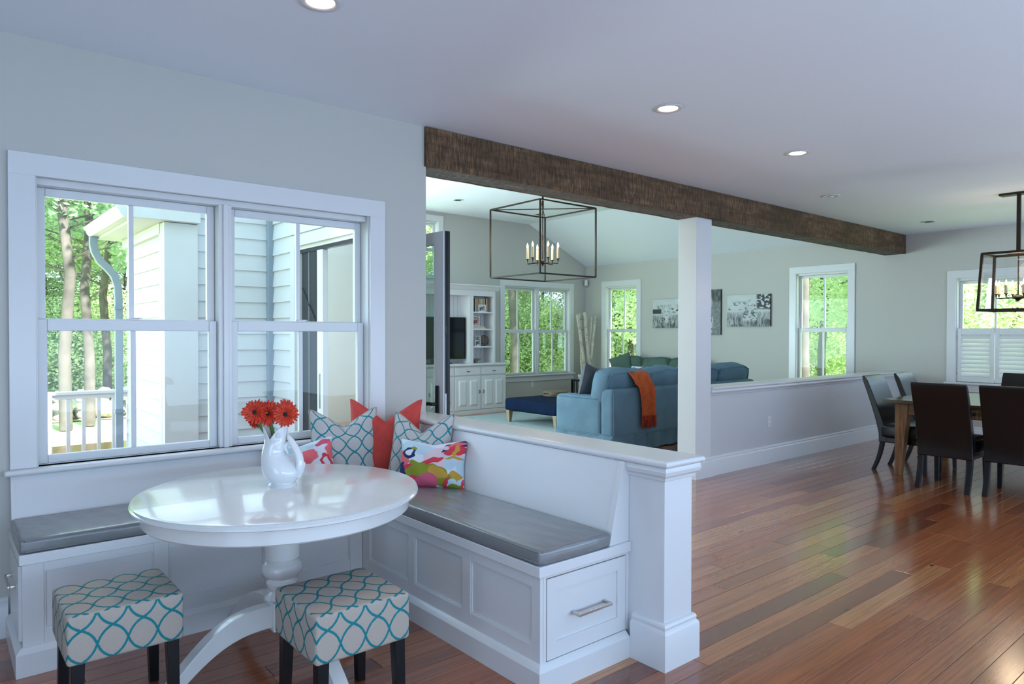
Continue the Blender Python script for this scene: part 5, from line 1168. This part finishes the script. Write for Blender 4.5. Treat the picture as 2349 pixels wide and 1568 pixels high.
spots = [((7.13, 2.365, 0), 0, 'black leather chair with its back nearest, left of the pair'), ((7.19, 1.83, 0), R_(2), 'black leather chair with its back nearest, at the photo edge'),
         ((7.955, 3.235, 0), R_(-90), 'black leather chair at the table end beside the corner leg'), ((8.69, 3.20, 0), R_(-90), 'black leather chair at the table end, farther from the corner leg'),
         ((9.47, 2.30, 0), R_(180), 'black leather chair across the table under the shutters')]
for i, (lc, rz, lb) in enumerate(spots):
    o = pc if i == 0 else copy_tree(pc)
    o.location = lc; o.rotation_euler = (0, 0, rz); o['label'] = lb

# ------------------------------------------------------------------ outside: siding, porch, gutter, lawn, wall, trees
XA, YA, YA2, XO = 1.585, 6.67, 8.29, 2.556
we = tag(bx('wall_exterior', (XA + .02, YA + .02, -.6), (XO - .001, YA2, 3.4), 'siding'), 'white clapboard projection seen through the breakfast window', 'wall', kind='structure')
ws = wall('wall_porch', 'x', 2.545, 2.559, YW + .16, YA + .02, -.6, 3.4, [(DO[0] - .02, DO[1] + .02, -.2, DO[3] + .02)], 'siding', 'white clapboard wall around the porch door')
def lap(mapf, u0, u1, z, par):
    m = MB(); ex, t0, t1 = .165, .022, .006
    m.add([mapf(u0, z, -.006), mapf(u1, z, -.006), mapf(u1, z, t0), mapf(u0, z, t0), mapf(u0, z + ex, -.006), mapf(u1, z + ex, -.006), mapf(u1, z + ex, t1), mapf(u0, z + ex, t1)], [(0, 3, 2, 1), (4, 5, 6, 7), (0, 1, 5, 4), (1, 2, 6, 5), (2, 3, 7, 6), (3, 0, 4, 7)])
    m.build('siding_board', 'siding', par)
nb_ = 24
for k in range(nb_):
    z = -.36 + k * .150
    lap(lambda u, z_, d: (u, YA + .02 - d, z_), 1.84, XO - .07, z, we)
    lap(lambda u, z_, d: (XA + .02 - d, u, z_), YA + .10, YA2, z, we)
    lap(lambda u, z_, d: (2.545 - d, u, z_), DO[1] + .11, YA - .05, z, ws)
    if z > DO[3] + .08: lap(lambda u, z_, d: (2.545 - d, u, z_), YW + .17, DO[1] + .11, z, ws)
bx('corner_pilaster', (XA - .02, YA - .045, -.5), (1.845, YA + .05, 2.42), 'siding', we, .003); bx('corner_board', (XA - .022, YA + .051, -.5), (XA + .02, YA + .12, 2.42), 'siding', we, .003)
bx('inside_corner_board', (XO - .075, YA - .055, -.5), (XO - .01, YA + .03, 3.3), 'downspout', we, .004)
bx('eave_return', (1.30, YA - .12, 2.425), (1.85, YA + .08, 2.62), 'siding', we, .004); bx('frieze_board', (XA - .03, YA + .09, 2.33), (XA + .02, YA2 + .02, 2.425), 'siding', we, .003)
m = MB(); m.hexa([(1.345, YA + .081, 2.426), (XA + .02, YA + .081, 2.426), (XA + .02, YA2 + .14, 2.426), (1.345, YA2 + .14, 2.426)], [(1.345, YA + .081, 2.60), (XA + .02, YA + .081, 2.70), (XA + .02, YA2 + .14, 2.70), (1.345, YA2 + .14, 2.60)]); m.build('soffit_box', 'siding', we)
for y0, y1, z0_, z1_ in ((DO[1], DO[1] + .10, -.1, DO[3] + .10), (DO[0] - .10, DO[0], -.1, DO[3] + .10), (DO[0], DO[1], DO[3], DO[3] + .10)): bx('door_casing', (2.515, y0, z0_), (2.548, y1, z1_), 'siding', ws, .003)
gt = empty('roof_gutter', (1.25, 7.5, 2.4), 0, 'white gutter with bent downspout on the porch eave', 'gutter')
gp = [(1.344, 2.45), (1.275, 2.45), (1.252, 2.475), (1.242, 2.505), (1.225, 2.522), (1.220, 2.545), (1.232, 2.545), (1.344, 2.535)]
MB().prism(gp, 'y', YA + .08, YA2 + .13).build('trough', 'siding', gt, smooth=.4, world=True); MB().prism([(a + (.0 if a > 1.3 else -.003), b) for a, b in gp], 'y', YA2 + .13, YA2 + .136).build('end_cap', 'siding', gt, world=True)
dsp = [(1.300, YA2 + .09, 2.45), (1.300, YA2 + .09, 2.36), (1.315, YA2 + .09, 2.29), (1.36, YA2 + .09, 2.20), (1.43, YA2 + .09, 2.13), (1.49, YA2 + .08, 2.05), (1.52, YA2 + .07, 1.94), (1.525, YA2 + .06, 1.80), (1.525, YA2 + .06, -.4)]
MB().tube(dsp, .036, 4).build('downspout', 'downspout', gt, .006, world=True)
for z in (1.7, .6): bx('strap', (1.48, YA2 + .01, z), (1.57, YA2 + .10, z + .025), 'downspout', gt, world=True)

ur = empty('porch_shade_block', (4, 0, 3.0), 0, 'unseen block added over the kitchen to shade the porch', 'shade block', kind='structure')  # out of view, added so that the porch siding falls in shade
bx('walls', (XL - .1, YB - .1, ZC + .13), (XR + .15, YW + .14, 5.6), 'siding', ur, world=True)
MB().prism([(YB - .5, 5.6), (YW + .45, 5.6), ((YB + YW) / 2, 7.4)], 'x', XL - .4, XR + .4).build('shade_roof', 'deck_board', ur, world=True)
gnd = tag(MB().grid(lambda u, v: (-45 + 110 * u, YF + .3 + 60 * v if False else -40 + 110 * v, -.62 + .0 * u), 22, 22).build('ground', 'lawn'), 'bright green lawn around the house', 'lawn', kind='structure')
fg = MB()
for (x0, y0, x1, y1) in ((-12, 18.8, 30, 60), (28, -20, 60, 60)): fg.add([(x0, y0, -.60), (x1, y0, -.60), (x1, y1, -.2), (x0, y1, -.2)], [(0, 1, 2, 3)])
tag(fg.build('forest_floor', 'forest_floor'), 'brown leaf-covered woodland edge beyond the lawn', 'ground', kind='structure')
tag(bx('porch_deck', (-1.5, YW + .16, -.62), (XO - .02, 9.75, -.16), 'deck_board'), 'grey porch deck outside the breakfast window', 'deck', kind='structure')
rl = empty('porch_railing', (1.3, 9.62, -.16), 0, 'white porch railing with square balusters above the lawn', 'railing')
bx('top_rail', (1.00, 9.57, .715), (2.5, 9.68, .755), 'siding', rl, .008, world=True); bx('under_rail', (1.02, 9.60, .665), (2.5, 9.65, .715), 'siding', rl, .003, world=True); bx('bottom_rail', (1.02, 9.60, -.08), (2.5, 9.65, -.03), 'siding', rl, .003, world=True)
bx('newel_post', (.985, 9.575, -.16), (1.065, 9.675, .72), 'siding', rl, .004, world=True)
for k in range(9): x_ = 1.225 + k * .158; bx('baluster', (x_ - .02, 9.605, -.03), (x_ + .02, 9.645, .665), 'siding', rl, .003, world=True)
bx('side_rail', (1.00, 8.2, .715), (1.06, 9.57, .755), 'siding', rl, .006, world=True) if False else None
# stone wall
sw = empty('stone_wall', (3, 19.2, -.6), 0, 'dry stone wall of pale rounded boulders beyond the lawn', 'stone wall')
rn = random.Random(21)
base = bmesh.new(); bmesh.ops.create_icosphere(base, subdivisions=2, radius=1.0); bv = [v.co.copy() for v in base.verts]; bfs = [tuple(v.index for v in f.verts) for f in base.faces]; base.free()
smesh = []
for k in range(5):
    ph = [rn.uniform(0, 6) for _ in range(3)]
    m = MB().add([v * (1 + .14 * math.sin(v.x * 3 + ph[0]) + .12 * math.sin(v.y * 3.5 + ph[1]) + .10 * math.sin(v.z * 4 + ph[2])) for v in bv], bfs)
    o = m.build('stone', 'stone', sw, smooth=.9); smesh.append(o)
first = set()
for rw in range(3):
    x_ = .4 + rn.uniform(0, .3)
    while x_ < 5.2:
        r_ = rn.uniform(.14, .26); k = rn.randrange(5)
        o = smesh[k] if k not in first else smesh[k].copy()
        if k in first: C.objects.link(o)
        first.add(k)
        o.location = (x_ - 3 + r_, rn.uniform(-.12, .12) + .08 * rw, .14 + rw * .20 + rn.uniform(-.04, .04)); o.scale = (r_ * 1.15, r_, r_ * .72); o.rotation_euler = (rn.uniform(-.3, .3), rn.uniform(-.3, .3), rn.uniform(0, 6)); x_ += 2 * r_ * .98

# trees -------------------------------------------------------------
def leaf_cloud(seed, n, blobs, size, flat=.55):
    rn = random.Random(seed); v = []; f = []
    tot = sum(b[3] ** 2 for b in blobs)
    for (bx0, by0, bz0, br0) in blobs:
        for _ in range(int(n * br0 ** 2 / tot)):
            while True:
                d = Vector((rn.uniform(-1, 1), rn.uniform(-1, 1), rn.uniform(-1, 1)))
                if .05 < d.length < 1: break
            rr2 = (d.length ** .5); p_ = Vector((bx0, by0, bz0)) + d.normalized() * rr2 * br0 * Vector((1, 1, flat)).length / 1.6
            p_.z = bz0 + (p_.z - bz0) * flat * 1.4
            s_ = size * rn.uniform(.6, 1.3); a = Vector((rn.gauss(0, 1), rn.gauss(0, 1), rn.gauss(0, .5))).normalized(); b = a.orthogonal(); b.rotate(Matrix.Rotation(rn.uniform(0, 6.28), 3, a)); b = b.normalized()
            k = len(v); v += [p_ - a * s_ * .55, p_ + b * s_ * .34 - a * s_ * .05, p_ + a * s_ * .6, p_ - b * s_ * .34 - a * s_ * .05]; f.append((k, k + 1, k + 2, k + 3))
    m = MB(); m.v = [tuple(q) for q in v]; m.f = f; return m
def blobs_tree(seed, h, rad, z0_):
    rn = random.Random(seed); out = []
    for i in range(34):
        k = i / 33; z = z0_ + (h - z0_) * k; r_ = rad * (1 - .55 * k) ; a = rn.uniform(0, 6.28); q = r_ * rn.uniform(.2, 1.0)
        out.append((q * math.cos(a), q * math.sin(a), z + rn.uniform(-.4, .4), rn.uniform(.55, 1.15)))
    return out
def tree_proto(nm, seed, h, rad, z0_, trunk_r, nleaf, lsize, lmat, bark):
    e = empty(nm, (0, 0, -.6), 0, 'x', 'tree'); rn = random.Random(seed)
    pts = [(rn.uniform(-.05, .05) * i, rn.uniform(-.05, .05) * i, h * .92 * i / 8) for i in range(9)]
    MB().tube(pts, [trunk_r * (1 - .085 * i) for i in range(9)], 10).build('trunk', bark, e, smooth=1.0)
    br_ = MB()
    for i in range(16):
        k = rn.uniform(.18, .95); z = h * .92 * k; a = rn.uniform(0, 6.28); L = rad * rn.uniform(.5, 1.0) * (1.1 - .5 * k)
        p0 = Vector(pts[min(8, int(k * 8))]); p0.z = z; br_.tube([p0, p0 + Vector((math.cos(a) * L * .5, math.sin(a) * L * .5, .15 * L)), p0 + Vector((math.cos(a) * L, math.sin(a) * L, .45 * L))], [trunk_r * .20, trunk_r * .13, .008], 5)
    br_.build('branches', bark, e, smooth=1.0)
    o = leaf_cloud(seed, nleaf, blobs_tree(seed, h, rad, z0_), lsize).build('foliage', lmat, e, normals=False); o['kind'] = 'stuff'
    return e
protos = {'a': tree_proto('broadleaf_tree', 31, 8.5, 2.1, 1.0, .09, 42000, .078, 'leaf_bright', 'soil_bark'), 'b': tree_proto('broadleaf_tree', 32, 9.5, 2.3, .8, .11, 42000, .082, 'leaf_mid', 'soil_bark'),
          'c': tree_proto('pine_tree', 33, 13, 2.2, 3.6, .115, 14000, .13, 'leaf_pine', 'pine_bark'), 'd': tree_proto('woodland_shrub', 34, 2.6, 1.5, .3, .04, 18000, .066, 'leaf_bright', 'soil_bark')}
used = set()
def plant(k, x, y, s_, rz, label, group):
    o = protos[k] if k not in used else copy_tree(protos[k]); used.add(k)
    o.location = (x, y, -.60); o.rotation_euler = (0, 0, rz); o.scale = (s_, s_, s_); o['label'] = label; o['group'] = group
rt_ = random.Random(77)
G1, G2, G3 = 'trees beyond the breakfast window', 'trees beyond the living room windows', 'trees beyond the right-hand windows'
for (k, x, y, s_, lb) in (('c', 2.15, 17.2, 1.10, 'tall grey pine trunk at the left in the breakfast window'), ('c', 2.66, 17.7, 1.0, 'tall pale pine trunk left of the downspout'), ('c', 3.45, 20.4, 1.0, 'dark pine trunk farther back beside the downspout'),
                          ('d', 1.2, 22.4, 1.0, 'bright low shrub behind the stone wall, at the left'), ('d', 3.4, 22.8, 1.1, 'bright shrub behind the stone wall, in the middle'), ('d', 5.6, 23.0, 1.0, 'shrub behind the stone wall, at the right')):
    plant(k, x, y, s_, rt_.uniform(0, 6), lb, G1)
for i in range(10): plant('ab'[i % 2], -1.2 + i * .95, 23.5 + (i % 3) * 1.9, rt_.uniform(.9, 1.15), rt_.uniform(0, 6), 'leafy green tree in the woods beyond the breakfast window', G1)
for i in range(9): plant('aab'[i % 3], 10.9 + i * 1.5 + rt_.uniform(-.3, .3), 17.0 + (i % 3) * 1.7 + i * .10, rt_.uniform(.85, 1.1), rt_.uniform(0, 6), 'leafy green tree close outside the living room windows', G2)
for i in range(7): plant('d', 11.5 + i * 1.6, 16.4 + (i % 2) * .8, rt_.uniform(.9, 1.2), rt_.uniform(0, 6), 'low green shrub outside the living room windows', G2)
plant('c', 12.62, 15.0, 1.3, 1.0, 'pale pine trunk seen in the twin living room window', G2)
for (k, x, y, s_) in (('a', 16.5, 4.1, 1.0), ('b', 18.2, 6.0, 1.05), ('a', 19.0, 4.6, 1.1)): plant(k, x, y, s_, rt_.uniform(0, 6), 'leafy green tree beyond the shuttered dining window', G3)
for (k, x, y, s_) in (('a', 21.5, 9.6, 1.3), ('b', 24.0, 11.8, 1.4), ('a', 25.5, 10.6, 1.4), ('b', 23.0, 12.6, 1.3)): plant(k, x, y, s_, rt_.uniform(0, 6), 'leafy green tree across the lawn, seen above the low wall', G3)
for (k, x, y, s_) in (('a', 15.6, 13.2, 1.0), ('b', 16.9, 14.9, 1.05), ('a', 18.4, 15.6, 1.1)): plant(k, x, y, s_, rt_.uniform(0, 6), 'leafy green tree outside the corner window by the birch poles', G3)
plant('c', 14.6, 7.52, 1.15, 2.0, 'thick grey trunk close outside the window above the low wall', G3)
plant('c', 19.0, 9.30, 1.0, 4.0, 'slimmer grey trunk across the lawn beyond the low wall', G3)
plant('d', 15.8, 5.0, .9, 1.0, 'low shrub beyond the shuttered dining window', G3)
